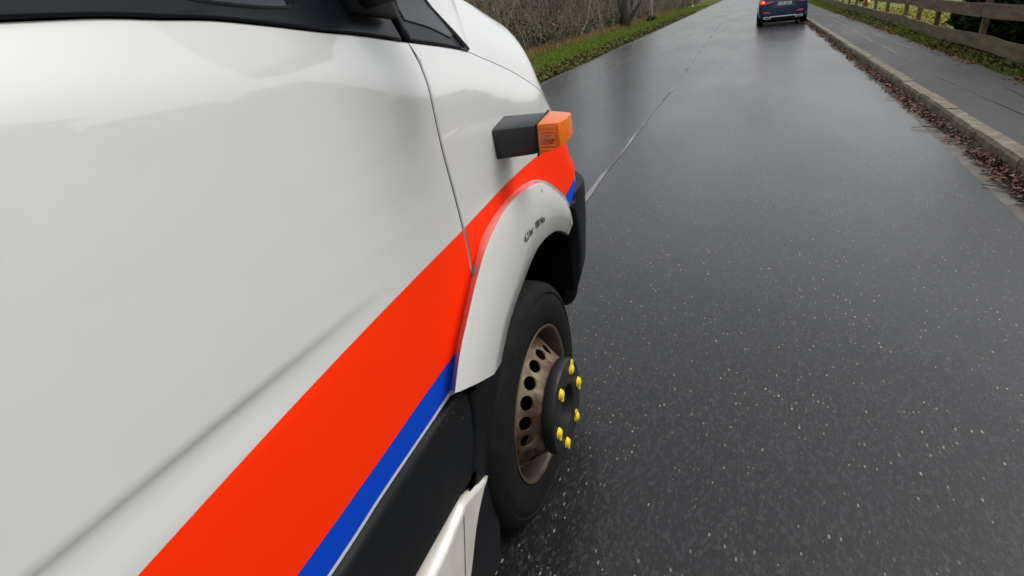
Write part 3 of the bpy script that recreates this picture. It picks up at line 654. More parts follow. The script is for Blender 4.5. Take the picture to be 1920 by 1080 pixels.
# ribs and the bulb holder seen through the lens
M['amber2'] = mat('amber_ribs', (.85, .16, .006), .2, coat=1)
bm = bmesh.new()
for k in range(7): z_ = 1.136 + k * .008; box(bm, (a + .006, 1.2475, z_), (b - .012, 1.2495, z_ + .004))
o = bmobj('lens_rib', bm, M['amber2'], bevel=.0005); o.parent = lens
M['reflector'] = mat('lamp_reflector', (.75, .45, .25), .25, metal=.6)
bm = bmesh.new(); rr = []
lathe(bm, [(0, .016), (.002, .013), (.0022, .006)], 20); bmesh.ops.rotate(bm, verts=bm.verts[:], matrix=Matrix.Rotation(-PI / 2, 3, 'Z')); bmesh.ops.scale(bm, verts=bm.verts[:], vec=(1.1, 1, .7))
bmesh.ops.translate(bm, verts=bm.verts[:], vec=(a + .024, 1.2480, 1.160)); o = bmobj('bulb_window', bm, mat('amber_dark', (.45, .07, .01), .15, coat=1), smooth=True); o.parent = lens
# ---- door mirror on its arm (mostly above the picture)
bm = bmesh.new(); hexa(bm, [(-.60, .85, 1.452), (-.575, .86, 1.452), (-.578, .975, 1.438), (-.60, .975, 1.438), (-.62, .84, 1.60), (-.585, .85, 1.60), (-.59, .95, 1.56), (-.62, .95, 1.56)])
vp(bmobj('mirror_base', bm, M['plastic'], bevel=.008, smooth=True, autos=True))
bm = bmesh.new(); tube(bm, [(-.585, .88, 1.490), (-.545, .895, 1.492), (-.50, .925, 1.500), (-.45, .96, 1.517), (-.38, .985, 1.54)], [.034, .030, .025, .024, .027], 14)
arm = vp(bmobj('mirror_arm', bm, M['plastic'], smooth=True))
bm = bmesh.new(); box(bm, (-.47, .93, 1.50), (-.25, 1.05, 1.90)); o = vp(bmobj('mirror_housing', bm, M['plastic'], bevel=.03, smooth=True, autos=True))
bm = bmesh.new(); box(bm, (-.455, .926, 1.53), (-.265, .929, 1.87)); g2 = bmobj('mirror_glass', bm, mat('mirror', (.6, .62, .65), .02, metal=1), bevel=.001); g2.parent = o; 

# ================================================================== THE CAR AHEAD
M['navy'] = mat('navy_paint', (.005, .025, .088), .35, metal=.2, coat=.7)
M['redlamp'] = mat('red_lamp', (.50, .012, .010), .2, coat=1, emit=((1, .05, .03), .15))
M['brakelit'] = mat('lit_lamp', (.9, .05, .03), .2, emit=((1, .15, .08), 1.6))
M['chrome'] = mat('chrome', (.80, .83, .85), .35, metal=.8)
M['plate'] = mat('plate_white', (.75, .75, .73), .4)
M['eu'] = mat('plate_blue', (.01, .06, .45), .4)
car = empty('blue_car', (1.27, 26.35, 0), 'dark blue hatchback driving ahead beside the kerb, seen from behind', 'car')
st = [  # y, half width low, half width belt, roof half width, bottom z, bumper bulge z, belt z, roof z
    (0.00, .70, .78, .60, .36, .55, .80, .86), (.03, .80, .83, .62, .30, .55, .88, .96), (.14, .86, .86, .63, .26, .55, .96, 1.10), (.32, .88, .87, .60, .24, .55, 1.00, 1.36),
    (.52, .89, .87, .58, .24, .55, 1.01, 1.49), (.9, .89, .87, .58, .24, .55, 1.00, 1.53), (1.6, .89, .87, .59, .22, .55, .99, 1.56), (2.3, .89, .87, .58, .22, .55, .98, 1.54), (2.8, .89, .87, .56, .22, .55, .97, 1.42),
    (3.3, .89, .86, .60, .22, .55, .96, 1.06), (3.8, .87, .83, .6, .24, .55, .90, .96), (4.2, .78, .74, .5, .28, .50, .76, .80), (4.36, .60, .58, .4, .34, .48, .62, .66)]
rows = []
for y, wl, wb, wr, zb, zm, zB, zr in st:
    half = [(wl - .10, zb), (wl - .02, zb + .06), (wl, zm), (wb + .005, (zm + zB) / 2), (wb - .02, zB), (wb * .5 + wr * .5, zB + (zr - zB) * .55), (wr + .02, zr - .05 * (zr - zB)), (wr - .12, zr), (0, zr + .01)]
    half += [(-a_, b_) for a_, b_ in half[-2::-1]]
    rows.append([(a_, y, b_) for a_, b_ in half])
m_ = len(rows[0]); V = [p for r in rows for p in r]
Fc = [(i * m_ + j, i * m_ + (j + 1) % m_, (i + 1) * m_ + (j + 1) % m_, (i + 1) * m_ + j) for i in range(len(rows) - 1) for j in range(m_)]
Fc += [list(range(m_))[::-1], [(len(rows) - 1) * m_ + j for j in range(m_)]]
cb_ = raw('body', V, Fc, M['navy'], car, smooth=True); md = cb_.modifiers.new('s', 'SUBSURF'); md.levels = 2; md.render_levels = 2
def cpart(name, verts, m, t=.012, par=car, bev=.003):
    """a shaped plate on the car's tail: outline (x, y, z) thickened forwards"""
    bm = bmesh.new(); a_ = [bm.verts.new(p) for p in verts]; b_ = [bm.verts.new((p[0], p[1] + t, p[2])) for p in verts]
    bm.faces.new(a_); bm.faces.new(b_[::-1])
    for i in range(len(a_)): j = (i + 1) % len(a_); bm.faces.new((a_[i], b_[i], b_[j], a_[j]))
    return bmobj(name, bm, m, par, bevel=bev)
yb = lambda z: -.014 if z < .80 else -.014 + (z - .80) * .35 if z < .9 else .021 + (z - .9) * .75
for s in (-1, 1):
    cpart('tail_light', [(s * x, yb(z) + .05 * max(0, x - .6), z) for x, z in ((.30, .875), (.45, .83), (.66, .785), (.82, .79), (.86, .87), (.83, .95), (.62, .935), (.42, .915))], M['redlamp'], .16)
    cpart('reflector', [(s * x, -.016, z) for x, z in ((.42, .455), (.70, .47), (.70, .50), (.58, .515))], M['redlamp'], .03)
    cpart('exhaust_trim', [(s * x, -.022, z) for x, z in ((.42, .29), (.44, .255), (.66, .26), (.70, .285), (.69, .325), (.64, .34), (.44, .33))], M['chrome'], .05)
    cpart('exhaust_opening', [(s * x, -.026, z) for x, z in ((.45, .295), (.46, .277), (.64, .28), (.665, .292), (.655, .312), (.46, .312))], M['dark'], .02, bev=0)
cpart('lit_brake_lamp', [(-.73 + .045 * math.cos(t * PI / 8), yb(.87) - .03, .865 + .04 * math.sin(t * PI / 8)) for t in range(16)], M['brakelit'], .02, bev=0)
cpart('chrome_strip', [(x, -.024, z) for x, z in ((-.45, .310), (.45, .310), (.45, .345), (-.45, .345))], M['chrome'], .03)
bm = bmesh.new(); box(bm, (-.72, .12, .13), (.72, 4.0, .34)); bmobj('underbody', bm, M['dark'], car)  # near-black box added low, standing in for the shade under the car
cpart('rear_diffuser', [(x, .004, z) for x, z in ((-.78, .30), (-.66, .20), (.66, .20), (.78, .30), (.74, .34), (-.74, .34))], M['plastic'], .12)
cpart('plate_recess', [(x, yb(z) - .004, z) for x, z in ((-.46, .63), (.46, .63), (.29, .85), (-.29, .85))], mat('navy_recess', (.008, .024, .085), .4, coat=.5), .02, bev=0)
pl = cpart('number_plate', [(x, yb(.77) - .022, z) for x, z in ((-.255, .715), (.265, .715), (.265, .825), (-.255, .825))], M['plate'], .012, bev=.002)
o = cpart('plate_band', [(x, yb(.77) - .0245, z) for x, z in ((-.253, .717), (-.205, .717), (-.205, .823), (-.253, .823))], M['eu'], .002, pl, 0)
me = text_mesh('M ML 8807', .098, .0008)
for v_ in me.vertices: v_.co = (v_.co.x * .88 + .03, yb(.77) - .024 - v_.co.z, v_.co.y + .770)
me.materials.clear(); me.materials.append(M['ink']); tx = bpy.data.objects.new('lettering', me); COL.objects.link(tx); tx.parent = pl
bm = bmesh.new()
tube(bm, [(.045 * math.cos(t * PI / 12), yb(.93) - .012, .935 + .045 * math.sin(t * PI / 12)) for t in range(25)], .005, 6, False)
for k in range(3):
    t = PI / 2 + k * 2 * PI / 3; tube(bm, [(0, yb(.93) - .012, .935), (.045 * math.cos(t), yb(.93) - .012, .935 + .045 * math.sin(t))], [.006, .002], 6)
bmobj('emblem', bm, M['chrome'], car)
cpart('rear_window', [(x, y_, z) for x, y_, z in ((-.62, .145, 1.06), (.62, .145, 1.06), (.50, .335, 1.38), (-.50, .335, 1.38))], M['glass'], .01)
for s in (-1, 1):
    bm = bmesh.new(); hexa(bm, [(s * .875, .75, 1.03), (s * .875, 2.75, 1.03), (s * .885, 2.75, 1.03), (s * .885, .75, 1.03), (s * .62, .95, 1.44), (s * .62, 2.3, 1.44), (s * .635, 2.3, 1.44), (s * .635, .95, 1.44)]); bmobj('side_window', bm, M['glass'], car)
    for y_ in (.78, 3.5):
        wh = bpy.data.objects.new('wheel', None); COL.objects.link(wh); wh.parent = car; wh.location = (s * .885, y_, .325); wh.rotation_euler = (0, 0, 0 if s > 0 else PI)
        bm = bmesh.new(); lathe(bm, [(-.01, .22), (.0, .24), (.0, .29), (-.02, .322), (-.19, .322), (-.21, .29), (-.20, .22)], 32, closed=True); bmobj('tyre', bm, M['rubber'], wh, smooth=True)
        bm = bmesh.new(); lathe(bm, [(-.01, .222), (-.03, .20), (-.03, .06), (-.02, .05), (-.02, .001)], 32); bmobj('rim', bm, M['chrome'], wh, smooth=True)
    bm = bmesh.new(); box(bm, (s * 1.0 - .09, 2.55, .98), (s * 1.0 + .09, 2.66, 1.10)); bmobj('door_mirror', bm, M['navy'], car, bevel=.02)

# ================================================================== FENCE
M['wood'] = mat('weathered_wood', (.21, .12, .065), .75, noise=(2.6, .16, (.075, .058, .030)), bump=(20, .5, .006))
M['wood2'] = mat('algae_wood', (.20, .135, .070), .75, noise=(1.8, .16, (.070, .075, .026)), bump=(20, .5, .006))
for k_ in ('wood', 'wood2'):                                       # grain along the plank
    t = M[k_].node_tree
    n = [q for q in t.nodes if q.type == 'TEX_NOISE'][0]; mp = N(t, 'Mapping'); mp.inputs['Scale'].default_value = (6, .8, 6)
    t.links.new([q for q in t.nodes if q.type == 'TEX_COORD'][0].outputs['Object'], mp.inputs['Vector']); t.links.new(mp.outputs[0], n.inputs['Vector'])
fence = empty('plank_fence', (fence_x(12), 12, .1), 'weathered brown two-rail plank fence along the far side of the footpath', 'fence')
FI = Matrix.Translation((-fence_x(12), -12, -.1))
def fp(o): o.parent = fence; o.matrix_parent_inverse = FI; return o
posts = [2.0, 4.4, 6.9, 9.6, 11.9, 15.0, 16.75, 18.3, 21.1, 23.4, 25.8, 28.4, 31, 33.6, 36.4, 39.3, 42, 45, 48, 51, 54]
zlow = {9.6: .165, 11.9: .165, 15.0: .14, 16.75: .165, 18.3: .185, 21.1: .175}
rw = random.Random(5)
tops = []
for y in posts:
    zl = zlow.get(y, .16 + rw.uniform(-.02, .02)); zu = zl + rw.uniform(.455, .475)
    tops.append((y, zl, zu)); x = fence_x(y) + .035
    bm = bmesh.new(); w_ = .042; h_ = zu + .27 + rw.uniform(0, .04)
    hexa(bm, [(x, y - w_, .0), (x + .085, y - w_, .0), (x + .085, y + w_, .0), (x, y + w_, .0), (x + .01, y - w_, h_), (x + .095, y - w_, h_), (x + .095, y + w_, h_ - .015), (x + .01, y + w_, h_ - .015)])
    fp(bmobj('post', bm, M['wood'], bevel=.006))
for (ya, la, ua), (yb_, lb, ub) in zip(tops, tops[1:]):
    for base, hh, mm in (((la, lb), (.205, .215), 'wood2'), ((ua, ub), (.195, .205), 'wood')):
        n = 8; rows = []; s0 = rw.uniform(0, 9); bm = bmesh.new()
        for i in range(n + 1):
            k = i / n; y = ya + .004 + (yb_ - ya - .008) * k; z = base[0] + (base[1] - base[0]) * k + .008 * math.sin(k * 5 + s0); x = fence_x(y) + .004 * math.sin(k * 4 + s0)
            h_ = hh[0] + .006 * math.sin(k * 7 + s0 * 2) + rw.uniform(-.003, .003)
            rows.append([bm.verts.new(p) for p in ((x, y, z), (x + .03, y, z), (x + .03, y, z + h_), (x, y, z + h_))])
        for a_, b_ in zip(rows, rows[1:]):
            for q in range(4): bm.faces.new((a_[q], a_[(q + 1) % 4], b_[(q + 1) % 4], b_[q]))
        bm.faces.new(rows[0]); bm.faces.new(rows[-1][::-1]); fp(bmobj('rail', bm, M[mm], bevel=0))

# ================================================================== LEAF, BLADE AND TWIG FIELDS
def field(name, m, C, size, elong=1.6, tilt=.6, curl=.25, up=None, kind=None, tri=False, parent=None):
    """many small folded leaves (two triangles each) centred on C; tilt 0 = lying flat, 1 = any way"""
    n = len(C); yaw = rng.uniform(0, 2 * PI, n); s = size * rng.uniform(.6, 1.25, n)
    d = np.stack([np.cos(yaw), np.sin(yaw), rng.uniform(-tilt, tilt, n)], 1); d /= np.linalg.norm(d, axis=1)[:, None]
    q = np.stack([-np.sin(yaw), np.cos(yaw), rng.uniform(-tilt, tilt, n)], 1); q /= np.linalg.norm(q, axis=1)[:, None]
    nn = np.cross(d, q)
    a = C - d * (s * .5 * elong)[:, None]; c = C + d * (s * .5 * elong)[:, None]
    lift = nn * (s * curl)[:, None]
    b = C + q * (s * .5)[:, None] + lift; e = C - q * (s * .5)[:, None] + lift
    V = np.stack([a, b, c, e], 1).reshape(-1, 3)
    i = np.arange(n)[:, None] * 4; Fc = np.concatenate([i + [0, 1, 2], i + [0, 2, 3]], 1).reshape(-1, 3)
    return npmesh(name, V, Fc, m, kind, parent)
def npmesh(name, V, Fc, m, kind=None, parent=None):
    me = bpy.data.meshes.new(name); k = Fc.shape[1]
    me.vertices.add(len(V)); me.vertices.foreach_set('co', V.astype(np.float32).ravel())
    me.loops.add(Fc.size); me.loops.foreach_set('vertex_index', Fc.astype(np.int32).ravel())
    me.polygons.add(len(Fc)); me.polygons.foreach_set('loop_start', np.arange(0, Fc.size, k, dtype=np.int32)); me.polygons.foreach_set('loop_total', np.full(len(Fc), k, dtype=np.int32))
    me.update(calc_edges=True); me.validate(); me.materials.append(m)
    o = bpy.data.objects.new(name, me); COL.objects.link(o)
    if kind: o['kind'] = kind
    if parent: o.parent = parent
    return o
def blades(name, m, C, h, wd, lean=.45, kind='stuff'):
    n = len(C); yaw = rng.uniform(0, 2 * PI, n); hh = h * rng.uniform(.5, 1.3, n)
    d = np.stack([np.cos(yaw), np.sin(yaw), np.zeros(n)], 1) * wd * .5
    ly = rng.uniform(0, 2 * PI, n); ll = rng.uniform(0, lean, n) * hh
    tip = C + np.stack([np.cos(ly) * ll, np.sin(ly) * ll, hh], 1)
    V = np.stack([C - d, C + d, tip], 1).reshape(-1, 3); Fc = np.arange(n * 3).reshape(-1, 3)
    return npmesh(name, V, Fc, m, kind)
def sticks(name, m, A, B, ra, kind='stuff', bend=.12, segs=3, parent=None):
    """thin three-sided bent twigs from A to B"""
    n = len(A); L = np.linalg.norm(B - A, axis=1); off = rng.normal(0, 1, (n, segs + 1, 3)) * (L * bend)[:, None, None]; off[:, 0] = 0
    D = (B - A) / L[:, None]; X = np.cross(D, [0.3, .2, 1.]); X /= np.linalg.norm(X, axis=1)[:, None] + 1e-9; Y = np.cross(D, X)
    Vs = []
    for k in range(segs + 1):
        t = k / segs; c = A + (B - A) * t + off[:, k] * (t > 0) * .6; r = ra * (1 - .75 * t)
        for q in range(3):
            an = 2 * PI * q / 3; Vs.append(c + (X * math.cos(an) + Y * math.sin(an)) * r[:, None])
    V = np.stack(Vs, 1).reshape(-1, 3); m_ = 3 * (segs + 1); Fc = []
    base = np.arange(n)[:, None] * m_
    for k in range(segs):
        for q in range(3):
            a, b = 3 * k + q, 3 * k + (q + 1) % 3; Fc.append(base + [a, b, b + 3, a + 3])
    return npmesh(name, V, np.concatenate(Fc, 0), m, kind, parent)
M['leafbrown'] = mat('fallen_leaves', (.1, .05, .03), .55, island=[(.065, .030, .022), (.15, .070, .048), (.20, .11, .080), (.09, .045, .034), (.28, .18, .13)])
M['leaforange'] = mat('beech_leaves', (.2, .08, .03), .6, island=[(.14, .045, .015), (.25, .09, .02), (.10, .045, .02), (.28, .16, .03), (.07, .035, .018)])
M['bladegreen'] = mat('grass_blades', (.07, .13, .02), .6, island=[(.060, .13, .014), (.10, .20, .018), (.16, .25, .028), (.24, .22, .05), (.08, .16, .02)])
M['clover'] = mat('ground_cover', (.06, .09, .02), .55, island=[(.035, .06, .014), (.07, .11, .02), (.13, .12, .03), (.055, .085, .02), (.16, .11, .04), (.05, .04, .02)])
def yden(n, y0, y1, p=2.2):
    """more of them near the camera"""
    return y0 + (y1 - y0) * rng.uniform(0, 1, n) ** p
# leaves in the gutter
n = 4600; y = yden(n, 2.8, 40, 2.0); wdt = np.clip(.075 + .03 * np.sin(y * 1.7) + .02 * np.sin(y * 4.3 + 1), .035, .13)
d = np.minimum(np.abs(rng.normal(0, 1, n)) * wdt, rng.uniform(.05, .16, n)); x = 1.80 + .013 * y - .015 - d
keep = (np.sin(y * 2.1 + 4) + np.sin(y * .9) > -1.25) | (rng.uniform(0, 1, n) < .35); x, y, d = x[keep], y[keep], d[keep]
z = .006 + rng.uniform(0, 1, len(x)) * np.clip(.05 - d * .3, .006, .05)
tag(field('fallen_leaves', M['leafbrown'], np.stack([x, y, z], 1), .035, 1.35, .55, .28), 'drift of fallen brown leaves lying in the gutter against the kerb', 'leaves', kind='stuff')
# leaves and rough grass between footpath and fence
n = 3600; y = yden(n, 5, 32, 1.6); x = 2.87 + .018 * y + rng.normal(.02, .09, n) + .06
keep = np.sin(y * 1.1 + .5) + .6 * np.sin(y * 3.1) > -.35; x, y = x[keep], y[keep]
tag(field('verge_leaves', M['leaforange'], np.stack([x, y, .112 + rng.uniform(0, .02, len(x))], 1), .042, 1.3, .4, .2), 'orange leaves scattered on the grass strip under the plank fence', 'leaves', kind='stuff')
n = 42000; y = yden(n, 6, 60, 2.2); x = 2.90 + .018 * y + rng.uniform(0, 1, n) * (.45 + .012 * y)
tag(blades('verge_grass', M['bladegreen'], np.stack([x, y, np.full(n, .095)], 1), .055, .009), 'short green grass on the strip under the plank fence', 'grass')
n = 6500; y = yden(n, 6, 30, 1.8); x = 2.90 + .018 * y + rng.uniform(0, 1, n) ** .8 * .5
keep = np.sin(y * 1.9 + 2) + np.sin(y * .7) > -.3; x, y = x[keep], y[keep]
tag(field('ground_cover', M['clover'], np.stack([x, y, .11 + rng.uniform(0, .05, len(x))], 1), .045, 1.3, .8, .2), 'low green weeds growing along the foot of the plank fence', 'plants', kind='stuff')
# left verge: mown turf, ivy and leaf litter at the carriageway edge
n = 90000; y = yden(n, 10.5, 90, 2.0); x = -4.45 - rng.uniform(0, 1, n) * 4.3
tag(blades('left_grass', M['bladegreen'], np.stack([x, y, np.full(n, -.03)], 1), .07, .018, .5), 'mown green grass verge between the road and the thicket', 'grass')
n = 15000; y = yden(n, 10.5, 60, 2.2); x = -4.30 - np.abs(rng.normal(0, .38, n)) - .02
tag(field('edge_leaves', M['clover'], np.stack([x, y, rng.uniform(0, .09, n) - .02], 1), .075, 1.4, .9, .2), 'ragged ivy and leaf litter along the left edge of the road', 'plants', kind='stuff')
# fallen twigs by the gutter
M['twig'] = mat('wet_twig', (.035, .025, .018), .6)
tw = [((1.58, 6.72), (1.84, 6.55), .005, 'longest black twig lying across the gutter'), ((1.66, 8.5), (1.85, 8.4), .004, 'thin twig pointing onto the road beside the leaf drift'), ((1.60, 4.75), (1.84, 4.45), .005, 'forked twig nearest the camera on the gutter silt'),
      ((1.72, 10.4), (2.02, 10.2), .005, 'twig far up the gutter by the leaf drift'), ((2.62, 6.05), (2.72, 5.80), .004, 'short dark twig on the footpath')]
for a, b, r, lb in tw:
    bm = bmesh.new(); zz = .012 if a[0] < 2.3 else .124
    mid = ((a[0] + b[0]) / 2, (a[1] + b[1]) / 2 + .03, zz + .012); q = ((a[0] + b[0] * 3) / 4, (a[1] + 3 * b[1]) / 4 + .01, zz + .008)
    tube(bm, [(a[0], a[1], zz), mid, q, (b[0], b[1], zz + .004)], [r * .5, r, r, r * .8], 6); tube(bm, [mid, (mid[0] - .06, mid[1] + .10, zz + .015)], [r * .7, r * .3], 5)
    tag(bmobj('twig', bm, M['twig']), lb, 'twig', 'fallen twigs by the kerb')

# ================================================================== RIGHT-HAND GARDEN
M['conifer'] = mat('conifer_foliage', (.02, .04, .012), .6, island=[(.010, .022, .010), (.018, .038, .014), (.030, .055, .018), (.012, .030, .012), (.05, .07, .02)])
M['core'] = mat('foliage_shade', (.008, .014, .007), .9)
M['bark'] = mat('bark', (.10, .085, .065), .85, noise=(6, .2, (.045, .045, .03)), bump=(20, .8, .02))
def blob_points(n, c, r, shell=.55):
    u = rng.normal(0, 1, (n, 3)); u /= np.linalg.norm(u, axis=1)[:, None]; k = rng.uniform(shell, 1, n) ** .6
    w = 1 + .16 * np.sin(u[:, 0] * 7 + c[0]) + .14 * np.sin(u[:, 1] * 9 + c[1]) + .12 * np.sin(u[:, 2] * 8 + c[1] * 2)
    return np.array(c) + u * np.array(r) * (k * w)[:, None]
def bush(name, spots, m, n, leaf, label, cat, group=None, elong=1.8):
    root = empty(name, (spots[0][0][0], spots[0][0][1], .09), label, cat, group)
    I = Matrix.Translation((-spots[0][0][0], -spots[0][0][1], -.09))
    P = np.concatenate([blob_points(int(n * k), c, r) for c, r, k in spots]); P = P[P[:, 2] > .1]
    o = field('foliage', m, P, leaf, elong, 1.0, .15); o.parent = root; o.matrix_parent_inverse = I
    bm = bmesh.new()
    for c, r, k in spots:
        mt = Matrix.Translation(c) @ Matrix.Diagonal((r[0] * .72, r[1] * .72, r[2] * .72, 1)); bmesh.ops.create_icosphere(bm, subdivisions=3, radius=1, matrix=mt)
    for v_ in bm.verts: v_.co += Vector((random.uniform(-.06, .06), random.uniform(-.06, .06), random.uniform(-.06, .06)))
    o = bmobj('shade_core', bm, M['core']); o.parent = root; o.matrix_parent_inverse = I  # near-black blobs inside the leaves, standing in for the shade within
    return root
bush('conifer_hedge', [((4.42, 14.0, .55), (.62, 1.5, .62), 1.1), ((4.6, 13.0, 1.1), (.75, 2.0, 1.1), 1), ((4.5, 11.2, .9), (.8, 2.4, 1.2), 1.8), ((3.98, 13.9, .46), (.40, .75, .24), .3)],
     M['conifer'], 13000, .055, 'dark evergreen hedge growing through the plank fence', 'hedge')
M['sagegreen'] = mat('grey_green_foliage', (.05, .08, .05), .6, island=[(.04, .07, .04), (.08, .12, .07), (.05, .09, .06)])
bush('garden_shrub', [((6.0, 39.5, .40), (.5, .5, .42), 1)], M['sagegreen'], 900, .07, 'small grey-green shrub standing on the lawn behind the fence', 'shrub')
bm = bmesh.new(); bmesh.ops.create_uvsphere(bm, u_segments=24, v_segments=14, radius=.17)
for v_ in bm.verts:
    a_ = math.atan2(v_.co.y, v_.co.x); k = 1 + .05 * math.cos(a_ * 9); v_.co.x *= k; v_.co.y *= k; v_.co.z *= .82
o = bmobj('pumpkin', bm, mat('pumpkin_skin', (.55, .22, .05), .5), smooth=True); o.location = (5.15, 33.6, .22)
tag(o, 'round orange ball-like pumpkin lying on the lawn behind the fence', 'pumpkin')
n = 26000; y = yden(n, 12, 70, 1.6); x = .03 * y + 3.65 + rng.uniform(0, 1, n) ** 1.3 * 9
tag(blades('lawn_grass', M['bladegreen'], np.stack([x, y, np.full(n, .09)], 1), .05, .02, .5), 'bright green lawn grass behind the plank fence', 'grass')
M['yellowleaf'] = mat('yellow_leaves', (.45, .33, .03), .6, island=[(.26, .17, .02), (.36, .28, .03), (.16, .19, .03)])
n = 3200; y = rng.uniform(14, 29, n); x = .03 * y + 3.7 + np.abs(rng.normal(0, 1.1, n))
tag(field('yellow_leaves', M['yellowleaf'], np.stack([x, y, .11 + rng.uniform(0, .03, n)], 1), .06, 1.3, .4, .2), 'yellow leaves lying on the lawn beside the evergreen hedge', 'leaves', kind='stuff')

# pale houses standing back from the right side of the street (they show as soft reflections in the van's door)
def house(x, y0, y1, h, label):
    root = empty('pale_house', (x, (y0 + y1) / 2, .09), label, 'house', 'pale houses right of the street'); I = Matrix.Translation((-x, -(y0 + y1) / 2, -.09))
    def hp(o): o.parent = root; o.matrix_parent_inverse = I; return o
    bm = bmesh.new(); box(bm, (x, y0, .05), (x + 8, y1, h)); hp(bmobj('wall', bm, M['render']))
    bm = bmesh.new(); v_ = [bm.verts.new(p) for p in ((x - .5, y0 - .4, h), (x + 8.5, y0 - .4, h), (x + 8.5, y1 + .4, h), (x - .5, y1 + .4, h), (x + 4, y0 - .4, h + 3), (x + 4, y1 + .4, h + 3))]
    for f_ in ((0, 1, 2, 3), (0, 3, 5, 4), (1, 4, 5, 2), (0, 4, 1), (3, 2, 5)): bm.faces.new([v_[i] for i in f_])
    hp(bmobj('roof', bm, M['tiles']))
    yy = y0 + 1.0
    while yy + 1.2 < y1:
        for z in ([1.0, 3.6] if h > 5 else [1.0]):
            bm = bmesh.new(); box(bm, (x - .03, yy, z), (x + .02, yy + 1.2, z + 1.3)); w_ = hp(bmobj('window', bm, M['frame']))
            for q in (0, 1):
                bm = bmesh.new(); box(bm, (x - .035, yy + .07 + q * .56, z + .08), (x - .028, yy + .57 + q * .56, z + 1.22)); o = bmobj('pane', bm, M['glass']); o.parent = w_
        yy += 2.4
M['render'] = mat('pale_render', (.70, .68, .63), .9, noise=(2, .2, (.62, .60, .55))); M['tiles'] = mat('roof_tiles', (.10, .045, .03), .8, noise=(8, .2, (.06, .035, .03))); M['frame'] = mat('window_frame_white', (.75, .75, .74), .5)
house(13.0, -2.5, 9.0, 5.4, 'large pale rendered two-storey house nearest the van on the right')
house(15.5, 14.0, 18.5, 3.0, 'small pale single-storey house right of the evergreen hedge')
house(15.0, 21.0, 25.0, 3.2, 'second small pale single-storey house farther up the street')
# ================================================================== LEFT-HAND THICKET
M['thicketleaf'] = mat('dead_leaves', (.06, .045, .03), .7, island=[(.030, .020, .012), (.085, .052, .026), (.14, .09, .042), (.05, .045, .02), (.20, .14, .07), (.05, .06, .02)])
M['cane'] = mat('dry_canes', (.16, .12, .08), .75, island=[(.07, .05, .035), (.14, .10, .065), (.24, .19, .13), (.30, .27, .20), (.10, .08, .05)])
M['ivy'] = mat('ivy_leaves', (.03, .06, .03), .45, island=[(.025, .055, .03), (.05, .10, .045), (.09, .14, .05), (.04, .08, .06)])
V = []; Fc = []; ys = [8 + i * 3 for i in range(75)]
for i, y in enumerate(ys):
    for j, (dx, z) in enumerate(((0, -.06), (-.8, .10), (-2.5, .55), (-5, 1.6), (-9, 3.0), (-30, 4.5))):
        V.append((-8.5 + dx + random.uniform(-.3, .3), y, z + random.uniform(-.08, .08) * (j > 0)))
    if i:
        for j in range(5): a = (i - 1) * 6 + j; Fc.append((a, a + 6, a + 7, a + 1))
M['bank'] = mat('bank_litter', (.045, .034, .022), .9, noise=(3, .2, (.025, .022, .014)), bump=(6, .8, .08))
tag(raw('bank', V, Fc, M['bank'], smooth=True), kind='structure')
n = 15000; y = yden(n, 14, 120, 1.5); dpt = rng.uniform(0, 1, n) ** 1.2 * 5
A = np.stack([-8.2 - dpt, y, dpt * .25 - .1], 1); h = rng.uniform(.4, 2.6, n)
B = A + np.stack([rng.normal(.1, .5, n) * h * .6, rng.normal(0, .5, n) * h * .6, h], 1)
tag(sticks('dry_canes', M['cane'], A, B, rng.uniform(.004, .016, n)), 'tangle of dry bare canes and twigs behind the left verge', 'undergrowth')
n = 60000; y = yden(n, 14, 120, 1.5); dpt = rng.uniform(0, 1, n) ** 1.1 * 5.5; z = np.abs(rng.normal(0, 1, n)) * 1.1 * np.clip(.35 + dpt * .3, 0, 1.6)
hole = np.sin(y * 1.3) + np.sin(y * .47 + z * 2) + np.sin(z * 4 + y) > -.5; y, dpt, z = y[hole], dpt[hole], z[hole]
tag(field('undergrowth', M['thicketleaf'], np.stack([-8.1 - dpt, y, z + dpt * .25], 1), .10, 1.6, 1, .2), 'dense brown bramble undergrowth behind the left verge', 'undergrowth', kind='stuff')
n = 420; y = yden(n, 16, 80, 1.4); dpt = rng.uniform(0, 2.5, n); A = np.stack([-8.0 - dpt, y, dpt * .25 - .1], 1); h = rng.uniform(.8, 2.8, n)
tag(sticks('pale_stems', mat('pale_stem', (.3, .26, .2), .8, island=[(.20, .17, .13), (.34, .30, .24), (.26, .20, .14)]), A, A + np.stack([rng.normal(0, .35, n) * h, rng.normal(0, .45, n) * h, h], 1), rng.uniform(.012, .030, n), bend=.07), 'pale bare stems standing out in front of the bramble thicket', 'undergrowth')
n = 5000; y = yden(n, 18, 50, 1.3); keep = np.sin(y * .8) > -.1; y = y[keep]; n = len(y)
tag(field('ivy', M['ivy'], np.stack([-8.0 - rng.uniform(0, 1.2, n), y, np.abs(rng.normal(0, .45, n))], 1), .11, 1.2, 1, .1), 'green ivy and nettles at the foot of the bramble thicket', 'plants', kind='stuff')
n = 9000; y = yden(n, 16, 70, 1.5); xx = -8.0 + rng.normal(0, .35, n)
tag(blades('dead_grass', mat('straw', (.2, .14, .06), .8, island=[(.22, .13, .055), (.36, .25, .12), (.16, .13, .05)]), np.stack([xx, y, np.full(n, -.03)], 1), .28, .02, .9), 'dry straw-coloured grass fringing the thicket', 'grass')
